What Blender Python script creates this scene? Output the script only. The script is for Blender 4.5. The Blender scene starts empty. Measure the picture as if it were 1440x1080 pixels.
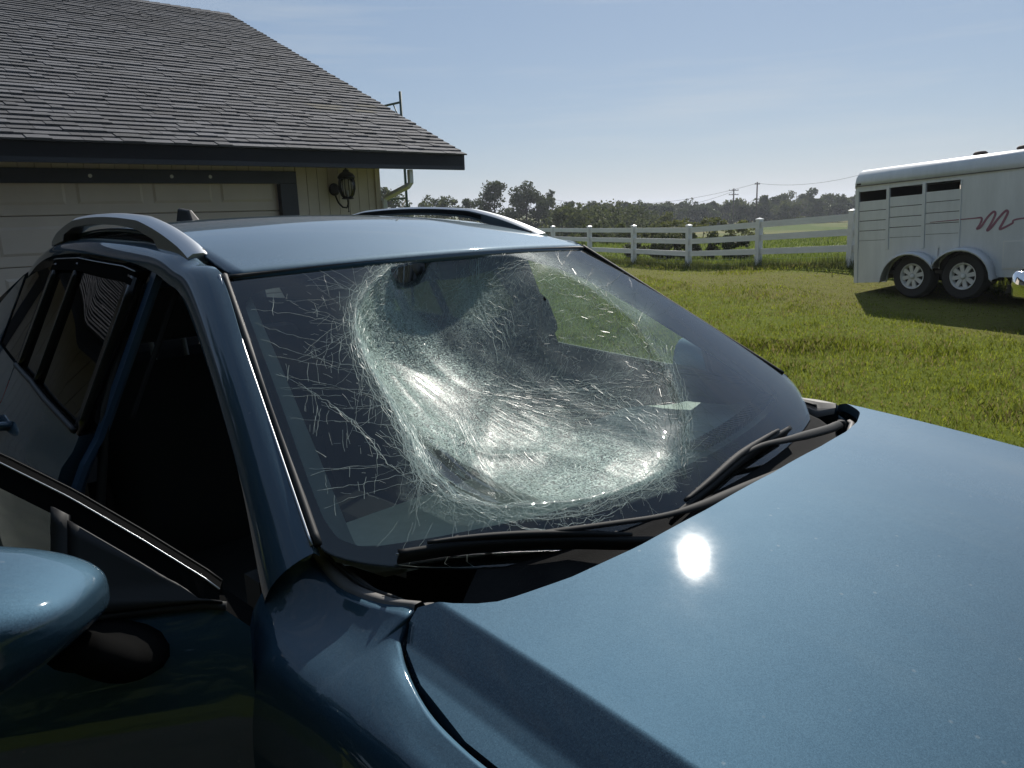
import bpy, bmesh, math, random
import numpy as np
from mathutils import Vector, Matrix
random.seed(7); rng = np.random.default_rng(7)
R = math.radians
sc = bpy.context.scene
COL = sc.collection

# ------------------------------------------------------------------ camera
F_PX, PITCH, ROLL, CAM_H = 1081.0, R(12.3), R(2.0), 1.609
_fw = np.array([0, math.cos(PITCH), -math.sin(PITCH)])
_rt0 = np.array([1.0, 0, 0]); _dn0 = np.cross(_fw, _rt0)
_rt = _rt0*math.cos(ROLL) + _dn0*math.sin(ROLL)
_dn = _dn0*math.cos(ROLL) - _rt0*math.sin(ROLL)
CAM = np.array([0, 0, CAM_H])
cd = bpy.data.cameras.new('camera'); cam = bpy.data.objects.new('camera', cd); COL.objects.link(cam)
cd.sensor_width = 36.0; cd.lens = F_PX/1440*36.0; cd.clip_start = 0.02; cd.clip_end = 6000
cam.matrix_world = Matrix(((_rt[0], -_dn[0], -_fw[0], 0), (_rt[1], -_dn[1], -_fw[1], 0), (_rt[2], -_dn[2], -_fw[2], CAM_H), (0, 0, 0, 1)))
sc.camera = cam

# ------------------------------------------------------------------ light and sky
SUN_AZ, SUN_EL = R(18.0), R(39.0)          # azimuth to the right of +Y
w = bpy.data.worlds.new('World'); sc.world = w; w.use_nodes = True
nt = w.node_tree; nt.nodes.clear()
o = nt.nodes.new('ShaderNodeOutputWorld'); bg = nt.nodes.new('ShaderNodeBackground'); sky = nt.nodes.new('ShaderNodeTexSky')
sky.sky_type = 'NISHITA'; sky.sun_disc = False; sky.sun_elevation = SUN_EL; sky.sun_rotation = SUN_AZ
sky.air_density = 1.0; sky.dust_density = 0.35; sky.ozone_density = 1.2; sky.altitude = 50
tc = nt.nodes.new('ShaderNodeTexCoord'); mp = nt.nodes.new('ShaderNodeMapping'); mp.inputs['Scale'].default_value = (1.2, 2.0, 16.0)
mp.inputs['Rotation'].default_value = (0.0, R(5), R(20))
nz = nt.nodes.new('ShaderNodeTexNoise'); nz.inputs['Scale'].default_value = 2.2; nz.inputs['Detail'].default_value = 7; nz.inputs['Roughness'].default_value = .58
cr = nt.nodes.new('ShaderNodeValToRGB'); cr.color_ramp.elements[0].position = .50; cr.color_ramp.elements[1].position = .78
cr.color_ramp.elements[1].color = (.36, .36, .36, 1)
mx = nt.nodes.new('ShaderNodeMix'); mx.data_type = 'RGBA'; mx.inputs[7].default_value = (7.6, 8.2, 8.6, 1)
L = nt.links
L.new(tc.outputs['Generated'], mp.inputs[0]); L.new(mp.outputs[0], nz.inputs[0]); L.new(nz.outputs[0], cr.inputs[0])
veil = nt.nodes.new('ShaderNodeMix'); veil.data_type = 'RGBA'; veil.inputs[0].default_value = .62; veil.inputs[7].default_value = (3.3, 4.75, 7.0, 1)
L.new(sky.outputs[0], veil.inputs[6])
L.new(cr.outputs[0], mx.inputs[0]); L.new(veil.outputs[2], mx.inputs[6]); L.new(mx.outputs[2], bg.inputs[0]); L.new(bg.outputs[0], o.inputs[0])
bg.inputs[1].default_value = 0.071
sl = bpy.data.lights.new('sun', 'SUN'); sun = bpy.data.objects.new('sun', sl); COL.objects.link(sun)
sl.energy = 4.8; sl.angle = R(0.55); sl.color = (1.0, .95, .87)
_sd = Vector((math.sin(SUN_AZ)*math.cos(SUN_EL), math.cos(SUN_AZ)*math.cos(SUN_EL), math.sin(SUN_EL)))
sun.rotation_euler = _sd.to_track_quat('Z', 'Y').to_euler(); sun.location = (0, 0, 30)
sc.view_settings.view_transform = 'Standard'; sc.view_settings.look = 'None'
sc.view_settings.exposure = 0.1; sc.view_settings.gamma = 1.0; sc.view_settings.use_curve_mapping = False
sc.cycles.max_bounces = 8; sc.cycles.transparent_max_bounces = 24; sc.cycles.caustics_reflective = False; sc.cycles.caustics_refractive = False

# ------------------------------------------------------------------ pixel helpers (a pixel gives a direction only)
def proj(P):
    d = np.asarray(P, float) - CAM; z = d @ _fw
    return np.stack([720 + F_PX*(d @ _rt)/z, 540 + F_PX*(d @ _dn)/z], -1)
def ray(px, py):
    d = (px-720)/F_PX*_rt + (py-540)/F_PX*_dn + _fw
    return d/np.linalg.norm(d)
def at(px, py, depth):                       # point on a pixel's ray at a distance along +Y
    r = ray(px, py); return CAM + r*depth/r[1]

# ------------------------------------------------------------------ mesh helpers
def link(name, me, parent=None):
    ob = bpy.data.objects.new(name, me); COL.objects.link(ob)
    if parent is not None: ob.parent = parent
    return ob
def mesh(name, V, Fc, mat=None, parent=None, smooth=True):
    me = bpy.data.meshes.new(name); me.from_pydata([tuple(map(float, v)) for v in V], [], [tuple(int(i) for i in f) for f in Fc]); me.update()
    if mat: me.materials.append(mat)
    if smooth: me.polygons.foreach_set('use_smooth', [True]*len(me.polygons))
    return link(name, me, parent)
def fastmesh(name, V, n, mat, parent=None, smooth=False):
    # V (k*n,3): k separate n-gons
    V = np.asarray(V, np.float32).reshape(-1, 3); k = len(V)//n
    me = bpy.data.meshes.new(name); me.vertices.add(len(V)); me.vertices.foreach_set('co', V.ravel())
    me.loops.add(k*n); me.loops.foreach_set('vertex_index', np.arange(k*n, dtype=np.int32))
    me.polygons.add(k); me.polygons.foreach_set('loop_start', np.arange(0, k*n, n, dtype=np.int32))
    try: me.polygons.foreach_set('loop_total', np.full(k, n, dtype=np.int32))
    except Exception: pass
    me.update(calc_edges=True); me.materials.append(mat)
    if smooth: me.polygons.foreach_set('use_smooth', np.ones(k, dtype=bool))
    return link(name, me, parent)
def empty(name, loc=(0, 0, 0), rz=0.0, parent=None):
    e = bpy.data.objects.new(name, None); COL.objects.link(e); e.location = loc; e.rotation_euler = (0, 0, rz); e.empty_display_size = .1
    if parent is not None: e.parent = parent
    return e
def tag(ob, label, cat, group=None):
    ob['label'] = label; ob['category'] = cat
    if group: ob['group'] = group
    return ob
def structure(ob): ob['kind'] = 'structure'; return ob
def stuff(ob): ob['kind'] = 'stuff'; return ob

class MB:
    def __init__(s): s.v = []; s.f = []
    def add(s, V, Fc):
        n = len(s.v); s.v += [tuple(map(float, p)) for p in V]; s.f += [tuple(i+n for i in f) for f in Fc]; return s
    def box(s, x0, x1, y0, y1, z0, z1):
        return s.add([(x0,y0,z0),(x1,y0,z0),(x1,y1,z0),(x0,y1,z0),(x0,y0,z1),(x1,y0,z1),(x1,y1,z1),(x0,y1,z1)],
                     [(0,3,2,1),(4,5,6,7),(0,1,5,4),(1,2,6,5),(2,3,7,6),(3,0,4,7)])
    def prism(s, poly, axis, a, b):
        # poly of 2D points extruded along axis (0,1,2) from a to b
        n = len(poly)
        def mk(p, t):
            q = [p[0], p[1]]; q.insert(axis, t); return q
        V = [mk(p, a) for p in poly] + [mk(p, b) for p in poly]
        Fc = [tuple(range(n))[::-1], tuple(range(n, 2*n))] + [(i, (i+1) % n, n+(i+1) % n, n+i) for i in range(n)]
        return s.add(V, Fc)
    def tube(s, pts, r, seg=8, cap=True, up=None, flat=1.0):
        pts = [np.array(p, float) for p in pts]; rs = r if hasattr(r, '__len__') else [r]*len(pts)
        V = []; Fc = []
        prev = None
        for i, p in enumerate(pts):
            t = pts[min(i+1, len(pts)-1)] - pts[max(i-1, 0)]; t = t/(np.linalg.norm(t)+1e-12)
            if prev is None:
                a = np.array(up, float) if up is not None else (np.array([0, 0, 1.]) if abs(t[2]) < .9 else np.array([1., 0, 0]))
            else: a = prev
            a = a - t*(a @ t); a /= np.linalg.norm(a)+1e-12; prev = a; b = np.cross(t, a)
            for k in range(seg):
                q = 2*math.pi*k/seg; V.append(p + rs[i]*(a*math.cos(q)*flat + b*math.sin(q)))
        for i in range(len(pts)-1):
            for k in range(seg):
                k2 = (k+1) % seg; Fc.append((i*seg+k, i*seg+k2, (i+1)*seg+k2, (i+1)*seg+k))
        if cap:
            Fc.append(tuple(range(seg))[::-1]); Fc.append(tuple(range((len(pts)-1)*seg, len(pts)*seg)))
        return s.add(V, Fc)
    def lathe(s, prof, c, axis=2, seg=24):
        # prof list of (r, h)
        V = []; Fc = []
        for (r, h) in prof:
            for k in range(seg):
                q = 2*math.pi*k/seg; p = [r*math.cos(q), r*math.sin(q)]; p.insert(axis, h); V.append((p[0]+c[0], p[1]+c[1], p[2]+c[2]))
        for i in range(len(prof)-1):
            for k in range(seg):
                k2 = (k+1) % seg; Fc.append((i*seg+k, i*seg+k2, (i+1)*seg+k2, (i+1)*seg+k))
        Fc.append(tuple(range(seg))[::-1]); Fc.append(tuple(range((len(prof)-1)*seg, len(prof)*seg)))
        return s.add(V, Fc)
    def grid(s, P, thick=None):
        P = np.asarray(P, float); n, m = P.shape[:2]
        Fc = [(i*m+j, i*m+j+1, (i+1)*m+j+1, (i+1)*m+j) for i in range(n-1) for j in range(m-1)]
        return s.add(P.reshape(-1, 3), Fc)
    def build(s, name, mat, parent=None, smooth=False, bevel=0, fix=True):
        ob = mesh(name, s.v, s.f, mat, parent, smooth)
        if fix:
            bm = bmesh.new(); bm.from_mesh(ob.data); bmesh.ops.recalc_face_normals(bm, faces=bm.faces); bm.to_mesh(ob.data); bm.free()
        if bevel:
            m = ob.modifiers.new('bevel', 'BEVEL'); m.width = bevel; m.segments = 2; m.limit_method = 'ANGLE'; m.angle_limit = R(40)
        return ob
def solid(ob, t, offset=-1):
    m = ob.modifiers.new('thickness', 'SOLIDIFY'); m.thickness = t; m.offset = offset; return ob
def autosmooth(ob, ang=35):
    me = ob.data; bm = bmesh.new(); bm.from_mesh(me)
    for e in bm.edges:
        e.smooth = not (len(e.link_faces) == 2 and e.calc_face_angle(0) > R(ang))
    for f in bm.faces: f.smooth = True
    bm.to_mesh(me); bm.free(); return ob
def spl(xs, ys, x):                          # monotone-ish smooth interpolation (catmull)
    xs = np.asarray(xs, float); ys = np.asarray(ys, float); x = np.asarray(x, float)
    m = np.gradient(ys, xs); i = np.clip(np.searchsorted(xs, x)-1, 0, len(xs)-2)
    h = xs[i+1]-xs[i]; t = np.clip((x-xs[i])/h, 0, 1)
    return (2*t**3-3*t**2+1)*ys[i]+(t**3-2*t**2+t)*h*m[i]+(-2*t**3+3*t**2)*ys[i+1]+(t**3-t**2)*h*m[i+1]

# ------------------------------------------------------------------ materials
def mat(name, color, rough=.5, metal=0.0, spec=.5, **kw):
    m = bpy.data.materials.new(name); m.use_nodes = True; b = m.node_tree.nodes['Principled BSDF']
    b.inputs['Base Color'].default_value = (*color, 1); b.inputs['Roughness'].default_value = rough; b.inputs['Metallic'].default_value = metal
    b.inputs['Specular IOR Level'].default_value = spec
    for k, v in kw.items(): b.inputs[k.replace('_', ' ')].default_value = v
    return m
def noisy(m, c1, c2, scale=5, detail=6, rough=.6, bump=0, bscale=None, coord='Object', stretch=(1, 1, 1), rvar=None, p0=.3, p1=.7):
    t = m.node_tree; b = t.nodes['Principled BSDF']; tcn = t.nodes.new('ShaderNodeTexCoord'); mp = t.nodes.new('ShaderNodeMapping')
    mp.inputs['Scale'].default_value = stretch; t.links.new(tcn.outputs[coord], mp.inputs[0])
    n = t.nodes.new('ShaderNodeTexNoise'); n.inputs['Scale'].default_value = scale; n.inputs['Detail'].default_value = detail; n.inputs['Roughness'].default_value = rough
    t.links.new(mp.outputs[0], n.inputs[0])
    r = t.nodes.new('ShaderNodeValToRGB'); r.color_ramp.elements[0].color = (*c1, 1); r.color_ramp.elements[1].color = (*c2, 1)
    r.color_ramp.elements[0].position = p0; r.color_ramp.elements[1].position = p1
    t.links.new(n.outputs[0], r.inputs[0]); t.links.new(r.outputs[0], b.inputs['Base Color'])
    if rvar:
        mr = t.nodes.new('ShaderNodeMapRange'); mr.inputs[3].default_value = rvar[0]; mr.inputs[4].default_value = rvar[1]
        t.links.new(n.outputs[0], mr.inputs[0]); t.links.new(mr.outputs[0], b.inputs['Roughness'])
    if bump:
        n2 = t.nodes.new('ShaderNodeTexNoise'); n2.inputs['Scale'].default_value = bscale or scale*6; n2.inputs['Detail'].default_value = 4
        t.links.new(mp.outputs[0], n2.inputs[0]); bp = t.nodes.new('ShaderNodeBump'); bp.inputs['Strength'].default_value = bump; bp.inputs['Distance'].default_value = .01
        t.links.new(n2.outputs[0], bp.inputs['Height']); t.links.new(bp.outputs[0], b.inputs['Normal'])
    return m, r
def randvar(m, ramp_or_none, amt=.25):
    # brightness varies from object to object
    t = m.node_tree; b = t.nodes['Principled BSDF']; oi = t.nodes.new('ShaderNodeObjectInfo'); mr = t.nodes.new('ShaderNodeMapRange')
    mr.inputs[3].default_value = 1-amt; mr.inputs[4].default_value = 1+amt; t.links.new(oi.outputs['Random'], mr.inputs[0])
    mm = t.nodes.new('ShaderNodeMix'); mm.data_type = 'RGBA'; mm.blend_type = 'MULTIPLY'; mm.inputs[0].default_value = 1
    src = b.inputs['Base Color'].links[0].from_socket
    t.links.new(src, mm.inputs[6]); t.links.new(mr.outputs[0], mm.inputs[7]); t.links.new(mm.outputs[2], b.inputs['Base Color'])

M = {}
def paint():
    m = mat('blue_paint', (.055, .12, .19), .68, 1.0, .5, Coat_Weight=1.0, Coat_Roughness=.035)
    t = m.node_tree; b = t.nodes['Principled BSDF']; tcn = t.nodes.new('ShaderNodeTexCoord')
    v = t.nodes.new('ShaderNodeTexVoronoi'); v.inputs['Scale'].default_value = 900; t.links.new(tcn.outputs['Object'], v.inputs['Vector'])
    n = t.nodes.new('ShaderNodeTexNoise'); n.inputs['Scale'].default_value = 5; n.inputs['Detail'].default_value = 8; n.inputs['Roughness'].default_value = .7
    t.links.new(tcn.outputs['Object'], n.inputs[0])
    # flake sparkle: tiny normal jitter on the base layer
    g = t.nodes.new('ShaderNodeNewGeometry'); vm = t.nodes.new('ShaderNodeVectorMath'); vm.operation = 'SUBTRACT'; vm.inputs[1].default_value = (.5, .5, .5)
    t.links.new(v.outputs['Color'], vm.inputs[0]); vs = t.nodes.new('ShaderNodeVectorMath'); vs.operation = 'SCALE'; vs.inputs['Scale'].default_value = .12
    t.links.new(vm.outputs[0], vs.inputs[0]); va = t.nodes.new('ShaderNodeVectorMath'); va.operation = 'ADD'; t.links.new(g.outputs['Normal'], va.inputs[0]); t.links.new(vs.outputs[0], va.inputs[1])
    vn = t.nodes.new('ShaderNodeVectorMath'); vn.operation = 'NORMALIZE'; t.links.new(va.outputs[0], vn.inputs[0]); t.links.new(vn.outputs[0], b.inputs['Normal'])
    # dust film
    r = t.nodes.new('ShaderNodeValToRGB'); r.color_ramp.elements[0].position = .35; r.color_ramp.elements[1].position = .8
    r.color_ramp.elements[0].color = (.037, .080, .120, 1); r.color_ramp.elements[1].color = (.046, .092, .132, 1)
    t.links.new(n.outputs[0], r.inputs[0])
    v3 = t.nodes.new('ShaderNodeTexVoronoi'); v3.inputs['Scale'].default_value = 34; t.links.new(tcn.outputs['Object'], v3.inputs['Vector'])
    sp = t.nodes.new('ShaderNodeMapRange'); sp.inputs[1].default_value = .05; sp.inputs[2].default_value = .11; sp.inputs[3].default_value = .14; sp.inputs[4].default_value = 0; t.links.new(v3.outputs['Distance'], sp.inputs[0])
    sx = t.nodes.new('ShaderNodeSeparateColor'); t.links.new(v3.outputs['Color'], sx.inputs[0]); gt = t.nodes.new('ShaderNodeMath'); gt.operation = 'GREATER_THAN'; gt.inputs[1].default_value = .72; t.links.new(sx.outputs[0], gt.inputs[0])
    ml = t.nodes.new('ShaderNodeMath'); ml.operation = 'MULTIPLY'; t.links.new(sp.outputs[0], ml.inputs[0]); t.links.new(gt.outputs[0], ml.inputs[1])
    dm = t.nodes.new('ShaderNodeMix'); dm.data_type = 'RGBA'; dm.inputs[7].default_value = (.30, .31, .30, 1); t.links.new(ml.outputs[0], dm.inputs[0]); t.links.new(r.outputs[0], dm.inputs[6]); t.links.new(dm.outputs[2], b.inputs['Base Color'])
    mr = t.nodes.new('ShaderNodeMapRange'); mr.inputs[1].default_value = .3; mr.inputs[2].default_value = .8; mr.inputs[3].default_value = .022; mr.inputs[4].default_value = .055
    t.links.new(n.outputs[0], mr.inputs[0]); t.links.new(mr.outputs[0], b.inputs['Coat Roughness'])
    return m
M['paint'] = paint()
M['jamb'] = mat('blue_jamb_paint', (.03, .075, .15), .4, .3, .5, Coat_Weight=.5, Coat_Roughness=.1)
M['black'] = mat('black_plastic', (.011, .011, .012), .6)
M['gloss'] = mat('gloss_black_trim', (.007, .007, .008), .2, 0, .3)
M['matte'] = mat('matte_black_plastic', (.008, .008, .008), 1.0, 0, .0)
M['rubber'] = mat('rubber', (.02, .02, .02), .65)
M['cowl'] = mat('cowl_plastic', (.014, .014, .015), .9, 0, .15); noisy(M['cowl'], (.011, .011, .012), (.022, .022, .022), 9, bump=.1, bscale=400)
M['trim'] = mat('grey_rubber_trim', (.13, .125, .12), .6); noisy(M['trim'], (.10, .096, .09), (.17, .16, .155), 12)
M['wiper'] = mat('wiper_black', (.011, .012, .013), .7, 0, .3)
M['chrome'] = mat('chrome', (.8, .8, .82), .08, 1.0)
M['satin'] = mat('satin_silver', (.42, .44, .46), .32, .9)
M['frit'] = mat('frit_black', (.006, .006, .0065), .25)
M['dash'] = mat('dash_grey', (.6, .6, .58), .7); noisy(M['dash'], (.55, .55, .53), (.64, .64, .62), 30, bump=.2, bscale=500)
M['dashdark'] = mat('dash_charcoal', (.03, .03, .032), .6)
M['trimpale'] = mat('pale_interior_trim', (.5, .51, .49), .7)
M['seat'] = mat('seat_cloth', (.03, .031, .035), .85)
M['silver'] = mat('silver_alloy', (.55, .56, .58), .3, .9)
M['plate'] = mat('mirror_plate', (.9, .9, .9), .02, 1.0)
M['red'] = mat('red_lens', (.35, .01, .01), .15)
M['lamp'] = mat('clear_lens', (.7, .72, .74), .08, .6)

def glass(name, tint=(.80, .88, .84), rough=0.0, fres=1.45):
    m = bpy.data.materials.new(name); m.use_nodes = True; t = m.node_tree; t.nodes.clear()
    out = t.nodes.new('ShaderNodeOutputMaterial'); tr = t.nodes.new('ShaderNodeBsdfTransparent'); tr.inputs[0].default_value = (*tint, 1)
    gl = t.nodes.new('ShaderNodeBsdfGlossy'); gl.inputs['Roughness'].default_value = rough
    fr = t.nodes.new('ShaderNodeFresnel'); fr.inputs[0].default_value = fres
    mxs = t.nodes.new('ShaderNodeMixShader'); t.links.new(fr.outputs[0], mxs.inputs[0]); t.links.new(tr.outputs[0], mxs.inputs[1]); t.links.new(gl.outputs[0], mxs.inputs[2]); t.links.new(mxs.outputs[0], out.inputs[0])
    return m
M['glass'] = glass('side_glass', (.72, .80, .76))
M['privacy'] = glass('privacy_glass', (.10, .11, .11))
M['lantern_glass'] = glass('lantern_glass', (.75, .75, .72), .08)

def cracked_glass():
    # laminated glass; the 'craze' vertex attribute holds how finely the pane is shattered, plus a painted reflection strip
    m = bpy.data.materials.new('shattered_laminated_glass'); m.use_nodes = True; t = m.node_tree; t.nodes.clear(); N = t.nodes.new; K = t.links.new
    out = N('ShaderNodeOutputMaterial'); at_ = N('ShaderNodeAttribute'); at_.attribute_name = 'craze_sheen'
    tcn = N('ShaderNodeTexCoord')
    tr = N('ShaderNodeBsdfTransparent'); gl = N('ShaderNodeBsdfGlossy'); gl.inputs['Roughness'].default_value = .015
    tint = N('ShaderNodeMix'); tint.data_type = 'RGBA'; tint.inputs[6].default_value = (.74, .84, .80, 1); tint.inputs[7].default_value = (.42, .58, .52, 1)
    K(at_.outputs['Fac'], tint.inputs[0]); K(tint.outputs[2], tr.inputs[0])
    fr = N('ShaderNodeFresnel'); fr.inputs[0].default_value = 1.72
    base = N('ShaderNodeMixShader'); K(fr.outputs[0], base.inputs[0]); K(tr.outputs[0], base.inputs[1]); K(gl.outputs[0], base.inputs[2])
    # shattered granules
    v1 = N('ShaderNodeTexVoronoi'); v1.feature = 'DISTANCE_TO_EDGE'; v1.inputs['Scale'].default_value = 150
    v2 = N('ShaderNodeTexVoronoi'); v2.inputs['Scale'].default_value = 400
    n1 = N('ShaderNodeTexNoise'); n1.inputs['Scale'].default_value = 9; n1.inputs['Detail'].default_value = 6; n1.inputs['Roughness'].default_value = .65
    dv = N('ShaderNodeMix'); dv.data_type = 'VECTOR'; dv.inputs[0].default_value = .03
    nw = N('ShaderNodeTexNoise'); nw.inputs['Scale'].default_value = 14; K(tcn.outputs['Object'], nw.inputs[0])
    K(tcn.outputs['Object'], dv.inputs[4]); K(nw.outputs['Color'], dv.inputs[5])
    for q in (v1, v2): K(dv.outputs[1], q.inputs['Vector'])
    K(tcn.outputs['Object'], n1.inputs[0])
    edge = N('ShaderNodeMapRange'); edge.inputs[1].default_value = .0; edge.inputs[2].default_value = .16; edge.inputs[3].default_value = 1; edge.inputs[4].default_value = 0; K(v1.outputs[0], edge.inputs[0])
    # cells differ: some granules white, some clear
    sep = N('ShaderNodeSeparateColor'); K(v2.outputs['Color'], sep.inputs[0])
    cell = N('ShaderNodeMath'); cell.operation = 'POWER'; cell.inputs[1].default_value = 3.0; K(sep.outputs[0], cell.inputs[0])
    a1 = N('ShaderNodeMath'); a1.operation = 'MULTIPLY_ADD'; a1.inputs[1].default_value = .42; K(edge.outputs[0], a1.inputs[0])
    a2 = N('ShaderNodeMath'); a2.operation = 'MULTIPLY'; a2.operation = 'MULTIPLY_ADD'; a2.inputs[1].default_value = .26; a2.inputs[2].default_value = .56; K(cell.outputs[0], a2.inputs[0]); K(a2.outputs[0], a1.inputs[2])
    nm = N('ShaderNodeMapRange'); nm.inputs[1].default_value = .35; nm.inputs[2].default_value = .7; nm.inputs[3].default_value = .62; nm.inputs[4].default_value = 1.2; K(n1.outputs[0], nm.inputs[0])
    a3 = N('ShaderNodeMath'); a3.operation = 'MULTIPLY'; K(a1.outputs[0], a3.inputs[0]); K(nm.outputs[0], a3.inputs[1])
    fac = N('ShaderNodeMath'); fac.operation = 'MULTIPLY'; fac.use_clamp = True; K(a3.outputs[0], fac.inputs[0]); K(at_.outputs['Fac'], fac.inputs[1])
    # jittered normals give every granule its own glint
    g = N('ShaderNodeNewGeometry'); vm = N('ShaderNodeVectorMath'); vm.operation = 'SUBTRACT'; vm.inputs[1].default_value = (.5, .5, .5); K(v2.outputs['Color'], vm.inputs[0])
    sc1 = N('ShaderNodeMath'); sc1.operation = 'MULTIPLY'; sc1.inputs[1].default_value = 2.2; K(at_.outputs['Fac'], sc1.inputs[0])
    vs = N('ShaderNodeVectorMath'); vs.operation = 'SCALE'; K(vm.outputs[0], vs.inputs[0]); K(sc1.outputs[0], vs.inputs['Scale'])
    va = N('ShaderNodeVectorMath'); va.operation = 'ADD'; K(g.outputs['Normal'], va.inputs[0]); K(vs.outputs[0], va.inputs[1])
    vn = N('ShaderNodeVectorMath'); vn.operation = 'NORMALIZE'; K(va.outputs[0], vn.inputs[0])
    df = N('ShaderNodeBsdfDiffuse'); df.inputs[0].default_value = (.64, .82, .75, 1); K(vn.outputs[0], df.inputs['Normal'])
    tl = N('ShaderNodeBsdfTranslucent'); tl.inputs[0].default_value = (.6, .78, .71, 1); K(vn.outputs[0], tl.inputs['Normal'])
    g2 = N('ShaderNodeBsdfGlossy'); g2.inputs['Roughness'].default_value = .38
    m1 = N('ShaderNodeMixShader'); m1.inputs[0].default_value = .35; K(df.outputs[0], m1.inputs[1]); K(tl.outputs[0], m1.inputs[2])
    m2 = N('ShaderNodeMixShader'); m2.inputs[0].default_value = .035; K(m1.outputs[0], m2.inputs[1]); K(g2.outputs[0], m2.inputs[2])
    fin = N('ShaderNodeMixShader'); K(fac.outputs[0], fin.inputs[0]); K(base.outputs[0], fin.inputs[1]); K(m2.outputs[0], fin.inputs[2]); K(fin.outputs[0], out.inputs[0])
    return m
M['windshield'] = cracked_glass()
def crackmat(name, c, mixg=.35, ctr=.3):
    m = bpy.data.materials.new(name); m.use_nodes = True; t = m.node_tree; t.nodes.clear(); N = t.nodes.new; K = t.links.new
    out = N('ShaderNodeOutputMaterial'); d = N('ShaderNodeBsdfDiffuse'); d.inputs[0].default_value = (*c, 1); tl = N('ShaderNodeBsdfTranslucent'); tl.inputs[0].default_value = (*c, 1)
    g = N('ShaderNodeBsdfGlossy'); g.inputs['Roughness'].default_value = .3; tr = N('ShaderNodeBsdfTransparent')
    a = N('ShaderNodeMixShader'); a.inputs[0].default_value = .4; K(d.outputs[0], a.inputs[1]); K(tl.outputs[0], a.inputs[2])
    b = N('ShaderNodeMixShader'); b.inputs[0].default_value = mixg; K(a.outputs[0], b.inputs[1]); K(g.outputs[0], b.inputs[2])
    e = N('ShaderNodeMixShader'); e.inputs[0].default_value = ctr; K(b.outputs[0], e.inputs[1]); K(tr.outputs[0], e.inputs[2]); K(e.outputs[0], out.inputs[0])
    return m
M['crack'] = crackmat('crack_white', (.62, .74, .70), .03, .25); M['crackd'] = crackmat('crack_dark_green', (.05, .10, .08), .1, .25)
M['shard'] = crackmat('glass_crumb', (.8, .88, .86), .12, .0)

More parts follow.
